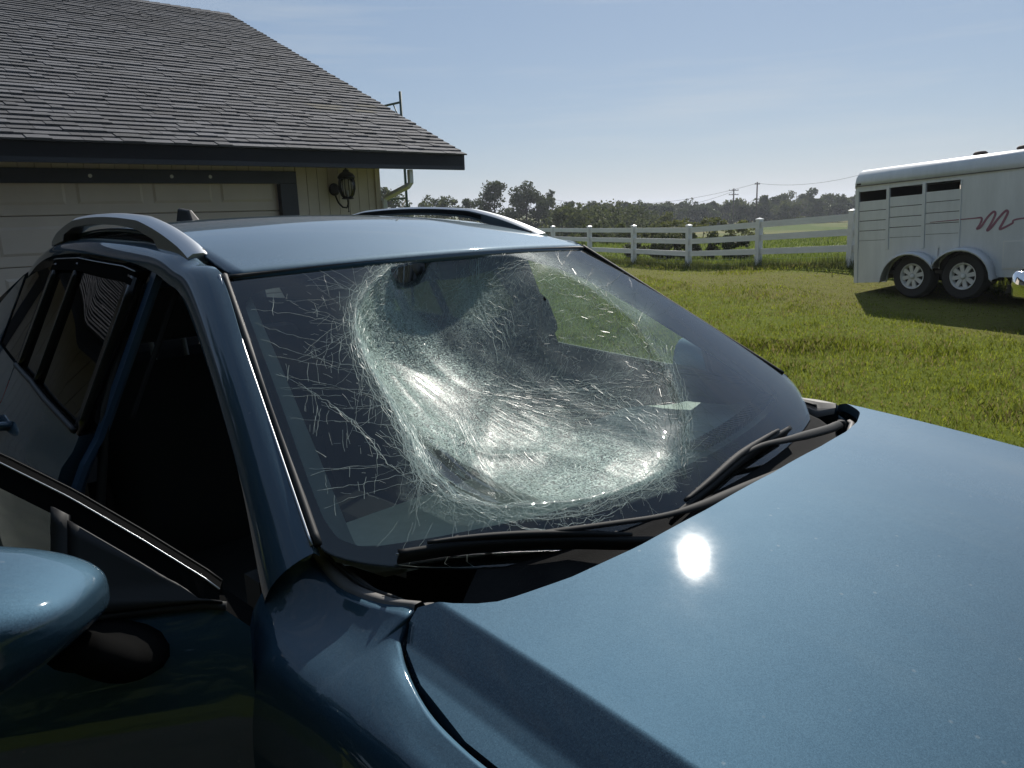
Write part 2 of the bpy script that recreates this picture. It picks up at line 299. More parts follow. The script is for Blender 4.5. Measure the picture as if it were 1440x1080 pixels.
# ================================================================== SETTING
def sstep(a, b, x):
    t = np.clip((x-a)/(b-a), 0, 1); return t*t*(3-2*t)
def gz(x, y):
    x = np.asarray(x, float); y = np.asarray(y, float)
    z = .36*np.exp(-(((x-9)/5.)**2 + ((y-16.5)/3.6)**2))
    z = z + .012*np.sin(x*.9+1)*np.sin(y*.7)*sstep(5, 10, np.hypot(x, y))*(1-sstep(60, 120, y))
    z = z - 2.3*sstep(30, 120, y) + 3.4*sstep(150, 420, y) + 9*sstep(420, 1600, np.hypot(x, y))
    return z
def ground_material():
    m = bpy.data.materials.new('lawn_and_field'); m.use_nodes = True; t = m.node_tree; b = t.nodes['Principled BSDF']; N = t.nodes.new; K = t.links.new
    tcn = N('ShaderNodeTexCoord'); b.inputs['Roughness'].default_value = .9; b.inputs['Specular IOR Level'].default_value = .03
    def noise(s, d=6, r=.6, st=None):
        n = N('ShaderNodeTexNoise'); n.inputs['Scale'].default_value = s; n.inputs['Detail'].default_value = d; n.inputs['Roughness'].default_value = r
        if st:
            mp = N('ShaderNodeMapping'); mp.inputs['Scale'].default_value = st; K(tcn.outputs['Object'], mp.inputs[0]); K(mp.outputs[0], n.inputs[0])
        else: K(tcn.outputs['Object'], n.inputs[0])
        return n
    def ramp(src, c1, c2, p0=.35, p1=.65):
        r = N('ShaderNodeValToRGB'); r.color_ramp.elements[0].color = (*c1, 1); r.color_ramp.elements[1].color = (*c2, 1); r.color_ramp.elements[0].position = p0; r.color_ramp.elements[1].position = p1
        K(src, r.inputs[0]); return r
    fine = noise(9, 8, .75); mid = noise(.7, 5); big = noise(.045, 5, .6, (1, .5, 1))
    g1 = ramp(fine.outputs[0], (.065, .085, .009), (.15, .18, .022), .3, .7)
    dry = ramp(fine.outputs[0], (.105, .10, .028), (.19, .178, .052), .3, .7)
    # dry mown strip along the inside of the fence, at its own place on the lawn
    sx = N('ShaderNodeSeparateXYZ'); K(tcn.outputs['Object'], sx.inputs[0])
    # distance from the fence line (signed, metres)
    ax = N('ShaderNodeMath'); ax.operation = 'MULTIPLY'; ax.inputs[1].default_value = .9236; K(sx.outputs[0], ax.inputs[0])
    ay = N('ShaderNodeMath'); ay.operation = 'MULTIPLY_ADD'; ay.inputs[1].default_value = .3834; K(sx.outputs[1], ay.inputs[0]); K(ax.outputs[0], ay.inputs[2])
    dist = N('ShaderNodeMath'); dist.operation = 'SUBTRACT'; dist.inputs[0].default_value = 12.98; K(ay.outputs[0], dist.inputs[1])
    wob = N('ShaderNodeMath'); wob.operation = 'MULTIPLY_ADD'; wob.inputs[1].default_value = 3.2; K(mid.outputs[0], wob.inputs[0]); K(dist.outputs[0], wob.inputs[2])
    up = N('ShaderNodeMapRange'); up.inputs[1].default_value = 2.0; up.inputs[2].default_value = 2.9; up.interpolation_type = 'SMOOTHSTEP'; K(wob.outputs[0], up.inputs[0])
    dn = N('ShaderNodeMapRange'); dn.inputs[1].default_value = 4.6; dn.inputs[2].default_value = 6.6; dn.inputs[3].default_value = 1; dn.inputs[4].default_value = 0; dn.interpolation_type = 'SMOOTHSTEP'; K(wob.outputs[0], dn.inputs[0])
    band = N('ShaderNodeMath'); band.operation = 'MULTIPLY'; K(up.outputs[0], band.inputs[0]); K(dn.outputs[0], band.inputs[1])
    bs = N('ShaderNodeMath'); bs.operation = 'MULTIPLY'; bs.inputs[1].default_value = .8; K(band.outputs[0], bs.inputs[0])
    m1 = N('ShaderNodeMix'); m1.data_type = 'RGBA'; K(bs.outputs[0], m1.inputs[0]); K(g1.outputs[0], m1.inputs[6]); K(dry.outputs[0], m1.inputs[7])
    # far fields: stripes of dry and green
    ff = ramp(big.outputs[0], (.085, .12, .03), (.20, .185, .08), .42, .6)
    fm = N('ShaderNodeMapRange'); fm.inputs[1].default_value = 28; fm.inputs[2].default_value = 45; K(sx.outputs[1], fm.inputs[0])
    m2 = N('ShaderNodeMix'); m2.data_type = 'RGBA'; K(fm.outputs[0], m2.inputs[0]); K(m1.outputs[2], m2.inputs[6]); K(ff.outputs[0], m2.inputs[7])
    K(m2.outputs[2], b.inputs['Base Color'])
    bp = N('ShaderNodeBump'); bp.inputs['Strength'].default_value = .6; bp.inputs['Distance'].default_value = .04; K(fine.outputs[0], bp.inputs['Height']); K(bp.outputs[0], b.inputs['Normal'])
    return m
# one ground sheet to the horizon (denser near the camera)
def axis_pts():
    a = np.concatenate([np.linspace(0, 40, 81), np.geomspace(41, 2500, 60)]); return np.concatenate([-a[:0:-1], a])
AX = axis_pts(); GX, GY = np.meshgrid(AX, AX, indexing='ij')
P = np.stack([GX, GY, gz(GX, GY)], -1)
ground = structure(MB().grid(P).build('ground', ground_material(), smooth=True, fix=False))

# driveway in front of the garage, under the car
HP = np.array([-5.2632, 8.2341, 0]); HRZ = .741765; HU = np.array([.737277, .675590, 0]); HN = np.array([-.675590, .737277, 0])
M['concrete'] = mat('driveway_asphalt', (.07, .068, .063), .9); noisy(M['concrete'], (.045, .044, .042), (.095, .09, .083), 1.5, 8, .7, bump=.3, bscale=60)
def hw(x, y, z=0): return HP + HU*x + HN*y + np.array([0, 0, z])
nx, ny = 24, 30
P = np.zeros((nx, ny, 3))
for i, a in enumerate(np.linspace(-5.0, 3.6, nx)):
    for j, b_ in enumerate(np.linspace(-11.5, -.02, ny)):
        p = hw(a, b_); P[i, j] = (p[0], p[1], gz(p[0], p[1])+.03)
driveway = structure(MB().grid(P).build('driveway', M['concrete'], smooth=True))

# ------------------------------------------------------------------ grass blades
def leafmat(name, c1, c2, trans=.45, scale=3.0, rough=.55, dead=0.0):
    m = bpy.data.materials.new(name); m.use_nodes = True; t = m.node_tree; t.nodes.clear(); N = t.nodes.new; K = t.links.new
    out = N('ShaderNodeOutputMaterial'); tcn = N('ShaderNodeTexCoord'); n = N('ShaderNodeTexNoise'); n.inputs['Scale'].default_value = scale; n.inputs['Detail'].default_value = 5; n.inputs['Roughness'].default_value = .7
    K(tcn.outputs['Object'], n.inputs[0]); g = N('ShaderNodeNewGeometry')
    ad = N('ShaderNodeMath'); ad.operation = 'MULTIPLY_ADD'; ad.inputs[1].default_value = .3; K(g.outputs['Random Per Island'], ad.inputs[0]); K(n.outputs[0], ad.inputs[2])
    r = N('ShaderNodeValToRGB'); r.color_ramp.elements[0].position = .42; r.color_ramp.elements[1].position = .88; r.color_ramp.elements[0].color = (*c1, 1); r.color_ramp.elements[1].color = (*c2, 1); K(ad.outputs[0], r.inputs[0])
    d = N('ShaderNodeBsdfPrincipled'); d.inputs['Roughness'].default_value = rough; d.inputs['Specular IOR Level'].default_value = .03; col_ = r.outputs[0]
    if dead:
        wn = N('ShaderNodeTexWhiteNoise'); wn.noise_dimensions = '1D'; K(g.outputs['Random Per Island'], wn.inputs['W']); n3 = N('ShaderNodeTexNoise'); n3.inputs['Scale'].default_value = .8; n3.inputs['Detail'].default_value = 5; K(tcn.outputs['Object'], n3.inputs[0])
        sm_ = N('ShaderNodeMath'); sm_.operation = 'MULTIPLY_ADD'; sm_.inputs[1].default_value = 1.3; K(n3.outputs[0], sm_.inputs[0]); K(wn.outputs[0], sm_.inputs[2]); gt_ = N('ShaderNodeMath'); gt_.operation = 'GREATER_THAN'; gt_.inputs[1].default_value = 1.65-dead; K(sm_.outputs[0], gt_.inputs[0])
        dx_ = N('ShaderNodeMix'); dx_.data_type = 'RGBA'; dx_.inputs[7].default_value = (.26, .22, .095, 1); K(gt_.outputs[0], dx_.inputs[0]); K(r.outputs[0], dx_.inputs[6]); col_ = dx_.outputs[2]
    K(col_, d.inputs['Base Color'])
    tl = N('ShaderNodeBsdfTranslucent'); K(col_, tl.inputs[0]); mxs = N('ShaderNodeMixShader'); mxs.inputs[0].default_value = trans
    K(d.outputs[0], mxs.inputs[1]); K(tl.outputs[0], mxs.inputs[2]); K(mxs.outputs[0], out.inputs[0]); return m
CAR_POS = np.array([.287, 1.556]); CAR_YAW = R(-44.75)
CF = np.array([math.cos(CAR_YAW), math.sin(CAR_YAW)]); CL = np.array([-math.sin(CAR_YAW), math.cos(CAR_YAW)])
def vnoise(x, y, s, seed=0):
    x = x/s; y = y/s; xi = np.floor(x).astype(int); yi = np.floor(y).astype(int); fx = x-xi; fy = y-yi; fx = fx*fx*(3-2*fx); fy = fy*fy*(3-2*fy)
    def h(a, b):
        n = (a*374761393 + b*668265263 + seed*974711) & 0x7fffffff; n = (n ^ (n >> 13))*1274126177 & 0x7fffffff; return (n & 0xffff)/65535.
    return (h(xi, yi)*(1-fx)+h(xi+1, yi)*fx)*(1-fy) + (h(xi, yi+1)*(1-fx)+h(xi+1, yi+1)*fx)*fy
def in_hard(x, y):
    d = np.stack([x-CAR_POS[0], y-CAR_POS[1]], -1); lx = d @ CF; ly = d @ CL
    hd = np.stack([x-HP[0], y-HP[1]], -1); a = hd @ HU[:2]; b_ = hd @ HN[:2]
    return ((a > -5.1) & (a < 3.7) & (b_ < .1) & (b_ > -11.6)) | ((a > -7) & (a < 6) & (b_ >= -.1) & (b_ < 15))
def fence_d(x, y): return 12.98-(.9236*x+.3834*y)
def blades(n, xr, yr, hmin, hmax, wid, dens=None, seed=1):
    q = np.random.default_rng(seed); x = q.uniform(*xr, n); y = q.uniform(*yr, n)
    d = np.hypot(x, y); keep = (q.uniform(0, 1, n) < np.clip((5.5/np.maximum(d, 3))**1.3, 0, 1)) & ~in_hard(x, y) & (d > 2.2)
    band = fence_d(x, y)+3.2*(vnoise(x, y, 1.6, 5))
    dryb = (band > 2.2) & (band < 5.6)
    keep &= ~(dryb & (q.uniform(0, 1, n) < .4))
    x = x[keep]; y = y[keep]; k = len(x); d = d[keep]; dryb = dryb[keep]
    cl = vnoise(x, y, .55, 2)*.6+vnoise(x, y, .17, 3)*.4; pat = vnoise(x, y, 2.2, 9)
    # taller weedy clump across the lawn
    weed = .9*np.exp(-(((x-3.5)/.8)**2+((y-8.7)/.45)**2)) + .8*np.exp(-(((x-4.7)/.4)**2+((y-8.2)/.3)**2)) + .35*np.exp(-(((x-6.3)/.4)**2+((y-9.3)/.3)**2))
    h = (hmin+(hmax-hmin)*cl**1.5)*q.uniform(.6, 1.3, k)*(1+.5*pat)*(1+1.5*weed)*np.where(dryb, .55, 1)*np.where(fence_d(x, y) < 1.0, 1.7, 1)
    a = q.uniform(0, 2*np.pi, k); le = q.uniform(.15, .8, k)*h; ww = wid*q.uniform(.6, 1.4, k)*np.clip(d/7, .8, 3)
    b0 = np.stack([x, y, gz(x, y)-.004], -1); dx = np.stack([np.cos(a), np.sin(a), 0*a], -1); si = np.stack([-np.sin(a), np.cos(a), 0*a], -1)
    mid = b0+dx*(le*.35)[:, None]; mid[:, 2] += h*.6; tip = b0+dx*le[:, None]; tip[:, 2] += h
    V = np.stack([b0-si*ww[:, None], b0+si*ww[:, None], mid+si*ww[:, None]*.7, tip, mid-si*ww[:, None]*.7], 1)
    return V.reshape(-1, 3)
M['grass'] = leafmat('grass_blades', (.10, .128, .011), (.30, .335, .038), .6, 2.2, dead=.2)
V = np.concatenate([blades(620000, (-1, 15), (1.5, 24), .018, .055, .003, seed=3), blades(60000, (-14, 0), (-4, 8), .03, .07, .004, seed=4)])
grass = stuff(fastmesh('grass', V, 5, M['grass'])); grass['label'] = 'short sunlit lawn grass with weedy tufts'; grass['category'] = 'grass'
# rough strip of weeds under the fence and field grass behind it
def strip(n, seed):
    q = np.random.default_rng(seed); t = q.uniform(-6, 26, n); off = q.normal(0, .28, n)*np.where(q.uniform(0, 1, n) < .6, .6, 1.8)
    x = 7.25-.3834*t+.9236*off; y = 16.4+.9236*t+.3834*off; k = n
    h = q.uniform(.06, .22, k)*(.5+vnoise(x, y, .6, 4)*1.2); a = q.uniform(0, 2*np.pi, k); ww = .009*q.uniform(.7, 1.5, k); le = h*q.uniform(.2, .9, k)
    b0 = np.stack([x, y, gz(x, y)-.01], -1); dx = np.stack([np.cos(a), np.sin(a), 0*a], -1); si = np.stack([-np.sin(a), np.cos(a), 0*a], -1)
    tip = b0+dx*le[:, None]; tip[:, 2] += h; return np.stack([b0-si*ww[:, None], b0+si*ww[:, None], tip], 1).reshape(-1, 3)
M['weed'] = leafmat('weeds', (.05, .07, .016), (.15, .16, .05), .45, 1.2)
wd = stuff(fastmesh('fence_weeds', strip(16000, 8), 3, M['weed'])); wd['label'] = 'rough weeds growing along the foot of the white fence'; wd['category'] = 'weeds'
def field(n, seed):
    q = np.random.default_rng(seed); y = 17+q.uniform(0, 1, n)**1.5*45; x = q.uniform(-.02, .75, n)*y
    keep = fence_d(x, y) < -.3; x = x[keep]; y = y[keep]; k = len(x)
    h = q.uniform(.08, .2, k)*(.5+vnoise(x, y, 2., 6)); a = q.uniform(0, 2*np.pi, k); ww = .012*q.uniform(.7, 1.5, k)*np.clip(y/20, 1, 3); le = h*q.uniform(.2, .8, k)
    b0 = np.stack([x, y, gz(x, y)-.01], -1); dx = np.stack([np.cos(a), np.sin(a), 0*a], -1); si = np.stack([-np.sin(a), np.cos(a), 0*a], -1)
    tip = b0+dx*le[:, None]; tip[:, 2] += h; return np.stack([b0-si*ww[:, None], b0+si*ww[:, None], tip], 1).reshape(-1, 3)
M['field'] = leafmat('field_grass', (.075, .12, .018), (.21, .25, .05), .55, .35)
fg = stuff(fastmesh('field_grass', field(60000, 12), 3, M['field'])); fg['label'] = 'bright green pasture grass beyond the white fence'; fg['category'] = 'grass'

# ------------------------------------------------------------------ house
M['navy'] = mat('navy_trim_paint', (.022, .025, .034), .5); noisy(M['navy'], (.018, .021, .03), (.034, .038, .05), 2.5, 6, .7, bump=.12, bscale=40, stretch=(.3, 1, 1))
M['cream'] = mat('cream_siding_paint', (.55, .51, .42), .65); noisy(M['cream'], (.55, .475, .41), (.67, .59, .52), 2.0, 6, .65, bump=.1, bscale=80)
M['doorw'] = mat('garage_door_paint', (.56, .53, .46), .5); noisy(M['doorw'], (.63, .54, .46), (.73, .635, .55), 1.3, 5, .6)
M['white'] = mat('white_metal_paint', (.72, .72, .70), .45)
M['shingle'] = mat('asphalt_shingle', (.1, .1, .105), .85); _m, _r = noisy(M['shingle'], (.062, .063, .071), (.15, .149, .157), 90, 4, .7, bump=.5, bscale=300, p0=.3, p1=.72); randvar(M['shingle'], _r, .3)
_t = M['shingle'].node_tree; _b = _t.nodes['Principled BSDF']; _g = _t.nodes.new('ShaderNodeNewGeometry'); _n = _t.nodes.new('ShaderNodeTexNoise'); _n.inputs['Scale'].default_value = .55; _n.inputs['Detail'].default_value = 6; _n.inputs['Roughness'].default_value = .65
_t.links.new(_g.outputs['Position'], _n.inputs[0]); _mr = _t.nodes.new('ShaderNodeMapRange'); _mr.inputs[1].default_value = .3; _mr.inputs[2].default_value = .7; _mr.inputs[3].default_value = .72; _mr.inputs[4].default_value = 1.22; _t.links.new(_n.outputs[0], _mr.inputs[0])
_mm = _t.nodes.new('ShaderNodeMix'); _mm.data_type = 'RGBA'; _mm.blend_type = 'MULTIPLY'; _mm.inputs[0].default_value = 1; _src = _b.inputs['Base Color'].links[0].from_socket
_t.links.new(_src, _mm.inputs[6]); _t.links.new(_mr.outputs[0], _mm.inputs[7]); _t.links.new(_mm.outputs[2], _b.inputs['Base Color'])
M['shingle2'] = mat('worn_shingle', (.13, .115, .09), .9); noisy(M['shingle2'], (.10, .09, .07), (.17, .155, .125), 60, 4, .7)
M['deck'] = mat('roof_underlay', (.02, .02, .022), .9)
M['iron'] = mat('black_iron', (.02, .018, .017), .5, .3)
M['scaff'] = mat('green_steel', (.025, .06, .045), .45, .2)
house = empty('garage_house', HP, HRZ)
tag(house, 'cream sided garage with dark grey shingle roof and navy trim behind the car', 'house')
X0, X1 = -6.0, 4.66; RY, RZ_ = 6.939, 5.914; EY, EZ = -.54, 2.517; XE = 5.85; SL = (RZ_-EZ)/(RY-EY)
b = MB()
b.box(X0, -1.76, .02, .12, -.1, 2.42); b.box(3.16, X1, .02, .12, -.1, 2.42); b.box(-1.76, 3.16, .02, .12, 2.13, 2.42)
gp = [(.12, -.1), (2*RY-.12, -.1), (2*RY-.12, 2.7), (RY, RZ_-.18), (.12, 2.7)]
b.prism(gp, 0, X1-.1, X1); b.prism(gp, 0, X0, X0+.1); b.box(X0, X1, 2*RY-.12, 2*RY, -.1, 2.6)
wall = b.build('wall', M['cream'], house)
bw = .158; me_cache = {}
def board(x0, x1, z0, z1):
    bb = MB().box(x0+.004, x1-.004, -.004, .018, z0, z1); bb.build('siding_board', M['cream'], wall, bevel=0)
x = 3.39
while x < X1-.02:
    board(x, min(x+bw, X1), -.05, 2.41); x += bw
x = 3.385
while x > -1.95: board(x-bw, x, 2.285, 2.41); x -= bw
x = -1.95
while x > X0: board(x-bw, x, -.05, 2.41); x -= bw
MB().box(X1-.05, X1+.03, -.03, .14, -.05, 2.41).build('corner_board', M['cream'], house)
tr = MB().box(-1.955, 3.385, -.035, -.006, 2.125, 2.283).box(3.145, 3.385, -.035, .1, -.05, 2.124).box(-1.955, -1.745, -.035, .1, -.05, 2.124).build('door_trim', M['navy'], house, bevel=.004)
for px_ in (.90, 1.78, 2.24):
    MB().lathe([(.0, 0), (.02, .0), (.022, -.003), (.012, -.006), (.0, -.007)], (px_, -.035, 2.205), axis=1, seg=10).build('bracket', M['white'], tr)
gd = MB().box(-1.76, 3.16, .11, .125, -.02, 2.32).build('garage_door', M['doorw'], house)
for k in range(4):
    z1 = 2.318-k*.534; z0 = z1-.526
    s_ = MB().box(-1.755, 3.15, .06, .108, z0, z1).build('door_section', M['doorw'], gd, bevel=.006)
    sec = MB()
    for q in range(6):
        xa = -1.755+.08+q*.812; xb = xa+.70; za, zb = z0+.11, z1-.11
        sec.add([(xa,.0605,za),(xb,.0605,za),(xb,.0605,zb),(xa,.0605,zb),(xa+.03,.047,za+.03),(xb-.03,.047,za+.03),(xb-.03,.047,zb-.03),(xa+.03,.047,zb-.03)],
                [(4,5,6,7),(0,1,5,4),(1,2,6,5),(2,3,7,6),(3,0,4,7)])
    # pressed rectangles of one section belong to its sheet
    sv = sec; me = s_.data; bm = bmesh.new(); bm.from_mesh(me); vs_ = [bm.verts.new(v) for v in sv.v]; [bm.faces.new([vs_[i] for i in f]) for f in sv.f]; bmesh.ops.recalc_face_normals(bm, faces=bm.faces); bm.to_mesh(me); bm.free()
MB().box(X0-.3, XE, EY, EY+.035, 2.30, 2.505).build('fascia', M['navy'], house, bevel=.004)
MB().box(X0-.3, XE-.02, EY+.036, -.002, 2.405, 2.42).build('soffit', M['cream'], house)
# rake boards and roof deck
def rz(y): return EZ + (y-EY)*SL if y <= RY else RZ_ - (y-RY)*SL
yb = 2*RY-EY
MB().prism([(EY, EZ-.012), (RY, RZ_-.012), (yb, EZ-.012), (yb, EZ-.16), (RY, RZ_-.16), (EY, EZ-.16)], 0, X0-.3, XE-.04).build('roof_deck', M['deck'], house)
MB().prism([(EY, EZ-.0), (RY, RZ_-.0), (yb, EZ-.0), (yb, EZ-.2), (RY, RZ_-.2), (EY, EZ-.2)], 0, XE-.038, XE).build('rake_board', M['navy'], house)
roof = MB().add([(X0-.3, EY, EZ-.008), (XE, EY, EZ-.008), (XE, RY, RZ_-.008), (X0-.3, RY, RZ_-.008), (X0-.3, yb, EZ-.008), (XE, yb, EZ-.008)], [(0, 1, 2, 3), (3, 2, 5, 4)]).build('roof', M['shingle'], house)
sang = math.atan(SL); ex = .148; cs, sn = math.cos(sang), math.sin(sang)
unit = bpy.data.meshes.new('shingle_tab'); 
_b = MB().box(0, 1, 0, 1, 0, 1); unit.from_pydata(_b.v, [], _b.f); unit.materials.append(M['shingle'])
unit2 = unit.copy(); unit2.materials.clear(); unit2.materials.append(M['shingle2'])
slen = math.hypot(RY-EY, RZ_-EZ); ncourse = int(slen/ex)
cand = []; q = np.random.default_rng(21)
for c in range(ncourse):
    s0 = c*ex - .03; x = X0-.3+q.uniform(-.4, 0)
    while x < XE+.02:
        wd_ = q.choice([.13, .18, .25, .32, .42])*q.uniform(.9, 1.1); xe = min(x+wd_, XE+.03); xs = max(x, X0-.3)
        if xe-xs > .02:
            t = q.choice([.016, .019, .024]); cand.append((xs+.003, xe-.003, s0+q.uniform(-.0015, .0015), t, c))
        x += wd_
def inview(cd_):
    xs, xe, s, t, c = cd_; y = EY+(s+ex/2)*cs; z = EZ+(s+ex/2)*sn; p = proj(hw((xs+xe)/2, y, z)); return (-20 < p[0] < 1460) and (p[1] > -20), np.linalg.norm(hw((xs+xe)/2, y, z)-CAM)
vis = sorted([(inview(c)[1]/math.sqrt(c[1]-c[0]), i) for i, c in enumerate(cand) if inview(c)[0]]); near = set(i for _, i in vis[:300])
rest = []
def worn(c_):                               # the patch by the rake where the top layer has blown off
    return (c_[4] in (12, 13, 14) and c_[0] > 4.3 and c_[1] < 5.9) or (c_[4] >= ncourse-2 and 2.5 < c_[0] < 5.8)
for i, c_ in enumerate(cand):
    xs, xe, s, t, c = c_; Lh = ex+.05
    base = np.array([xs, EY+s*cs, EZ+s*sn]); ux = np.array([xe-xs, 0, 0]); uy = np.array([0, cs, sn])*Lh; un = np.array([0, -sn, cs])
    # butt edge lifted, head tucked under the next course
    if i in near:
        ob = bpy.data.objects.new('shingle', unit2 if worn(c_) else unit); COL.objects.link(ob); ob.parent = roof
        tilt = math.atan2(.008+t*.4, Lh)
        ob.location = base + un*.004; ob.rotation_euler = (sang-tilt*0, 0, 0); ob.scale = (xe-xs, Lh, t+.004)
        ob.location = base + un*(.006); ob.rotation_euler = (sang-.11, 0, 0)
    else:
        a2 = sang-.11; uy2 = np.array([0, math.cos(a2), math.sin(a2)])*Lh; un2 = np.array([0, -math.sin(a2), math.cos(a2)])*(t+.004); b0 = base+un*.006
        v = [b0, b0+ux, b0+ux+uy2, b0+uy2, b0+un2, b0+ux+un2, b0+ux+uy2+un2, b0+uy2+un2]
        rest += [v[k] for k in (4, 5, 6, 7)] + [v[k] for k in (0, 1, 5, 4)] + [v[k] for k in (1, 2, 6, 5)] + [v[k] for k in (0, 4, 7, 3)]
sm = M['shingle'].copy(); sm.name = 'asphalt_shingle_joined'
t_ = sm.node_tree; g_ = t_.nodes.new('ShaderNodeNewGeometry')
for nd in t_.nodes:
    if nd.type == 'OBJECT_INFO':
        lk = nd.outputs['Random'].links[0].to_socket; t_.links.new(g_.outputs['Random Per Island'], lk)
stuff(fastmesh('shingle_courses', np.array(rest), 4, sm, roof))
for k in range(36):
    xa = XE+.03-k*.2
    MB().add([(xa, RY-.13, RZ_-.05), (xa-.3, RY-.13, RZ_-.065), (xa-.3, RY, RZ_+.012), (xa, RY, RZ_+.03), (xa-.3, RY+.13, RZ_-.065), (xa, RY+.13, RZ_-.05)], [(0, 1, 2, 3), (3, 2, 4, 5)]).build('ridge_cap', M['shingle'], roof)
# downspout at the corner
dp = [(4.92, EY+.09, 2.30), (4.92, EY+.09, 2.12), (4.90, EY+.12, 2.08), (4.74, -.07, 1.93), (4.72, -.06, 1.88), (4.72, -.06, .12), (4.72, -.12, .06)]
MB().tube(dp, .045, 4, up=(1, 1, 0)).build('downspout', M['white'], house, bevel=.006)

# wall lantern
lan = empty('wall_lantern', hw(4.03, -.012, 1.75), HRZ); tag(lan, 'black carriage lantern with curved glass panes on the garage wall', 'lantern')
MB().lathe([(.001, .0), (.07, -.004), (.085, -.015), (.06, -.03), (.03, -.035)], (-.09, .0, .30), axis=1, seg=20).build('back_plate', M['iron'], lan, smooth=True)
arm = [(-.09, -.03, .22), (-.085, -.09, .12), (-.06, -.15, .06), (-.02, -.19, .05), (0, -.2, .10), (0, -.2, .16)]
MB().tube(arm, .012, 8).build('arm', M['iron'], lan, smooth=True)
MB().tube([(0, -.2, .0), (0, -.2, .17)], [.004, .014], 8).lathe([(.0, .0), (.014, .012), (.0, .026)], (0, -.2, -.012), seg=10).build('finial', M['iron'], lan, smooth=True)
pr = [(.045, .17), (.085, .22), (.108, .30), (.108, .38), (.095, .44)]
MB().lathe(pr, (0, -.2, 0), seg=24).build('glass_body', M['lantern_glass'], lan, smooth=True)
for k in range(8):
    a = 2*math.pi*k/8; MB().tube([((r_+.004)*math.cos(a), -.2+(r_+.004)*math.sin(a), h_) for r_, h_ in pr], .006, 5).build('rib', M['iron'], lan)
MB().lathe([(.112, .435), (.118, .445), (.118, .462), (.09, .50), (.045, .525), (.04, .545), (.014, .56), (.012, .575), (.02, .585), (.004, .61)], (0, -.2, 0), seg=20).build('cap', M['iron'], lan, smooth=True)
MB().lathe([(.02, .16), (.075, .165), (.085, .175), (.06, .19)], (0, -.2, 0), seg=20).build('base_ring', M['iron'], lan, smooth=True)
MB().tube([(0, -.2, .18), (0, -.2, .28)], .016, 8).build('candle', M['white'], lan)

# scaffold frame beyond the gable end
scf = empty('scaffold_frame', hw(6.75, 2.25, 0), HRZ); tag(scf, 'green steel scaffold frame standing beyond the gable end of the garage', 'scaffold')
zg = gz(*hw(6.75, 2.25)[:2])
for y_ in (0, 1.52): MB().tube([(0, y_, zg-.02), (0, y_, 3.84)], .024, 10).build('post', M['scaff'], scf, smooth=True)
MB().tube([(0, 0, 3.66), (0, 1.52, 3.66)], .02, 8).build('top_bar', M['scaff'], scf, smooth=True)
MB().tube([(0, 0, 2.0), (0, 1.52, 2.0)], .02, 8).build('middle_bar', M['scaff'], scf, smooth=True)
MB().tube([(0, .02, 3.3), (0, .22, 3.64)], .012, 6).build('brace', M['scaff'], scf, smooth=True)
MB().tube([(0, .02, 1.98), (0, .8, 1.2), (0, 1.5, .5)], .012, 6).build('cross_brace', M['white'], scf, smooth=True)

# ------------------------------------------------------------------ white rail fence
M['vinyl'] = mat('white_vinyl', (.72, .73, .74), .4); noisy(M['vinyl'], (.58, .59, .58), (.74, .75, .75), 3, 6, .7)
fence = empty('rail_fence', (7.25, 16.4, float(gz(7.25, 16.4)))); tag(fence, 'white three rail ranch fence across the far side of the lawn', 'fence')
FD = np.array([-.3834, .9236]); FS = 2.869
def fpt(k): 
    p = np.array([7.25, 16.4])+FD*FS*k; return np.array([p[0], p[1], float(gz(*p))])-np.array(fence.location)
fang = math.atan2(FD[1], FD[0])
_b = MB().box(-.065, .065, -.065, .065, -.15, 1.16).add([(-.075,-.075,1.16),(.075,-.075,1.16),(.075,.075,1.16),(-.075,.075,1.16),(-.075,-.075,1.18),(.075,-.075,1.18),(.075,.075,1.18),(-.075,.075,1.18),(0,0,1.215)], [(0,3,2,1),(0,1,5,4),(1,2,6,5),(2,3,7,6),(3,0,4,7),(4,5,8),(5,6,8),(6,7,8),(7,4,8)])
pm = bpy.data.meshes.new('fence_post'); pm.from_pydata(_b.v, [], _b.f); pm.materials.append(M['vinyl'])
rm = bpy.data.meshes.new('fence_rail'); _b = MB().box(0, 1, -.019, .019, -.07, .07); rm.from_pydata(_b.v, [], _b.f); rm.materials.append(M['vinyl'])
for k in range(-4, 12):
    ob = link('post', pm, fence); ob.location = fpt(k); ob.rotation_euler = (0, 0, fang)
    if k < 11:
        a, c = fpt(k), fpt(k+1); d = c-a; ln = np.linalg.norm(d)
        for h in (.40, .735, 1.045):
            r_ = link('rail', rm, fence); r_.location = a+np.array([0, 0, h]); r_.rotation_euler = (0, -math.asin(d[2]/ln), math.atan2(d[1], d[0])); r_.scale = (ln, 1, 1)
# thin mesh wire on the lower half
mw = MB(); M['wire'] = mat('galvanised_wire', (.35, .36, .36), .4, .8)
for k in range(-3, 5):
    a, c = fpt(k), fpt(k+1)
    for h in (.1, .22, .33): mw.tube([a+np.array([.07, 0, h]), c+np.array([.07, 0, h])], .0022, 3, cap=False)
    for f in np.linspace(.04, .96, 18): p = a*(1-f)+c*f+np.array([.07, 0, 0]); mw.tube([p+np.array([0, 0, .03]), p+np.array([0, 0, .38])], .0018, 3, cap=False)
stuff(mw.build('wire_mesh', M['wire'], fence, fix=False))

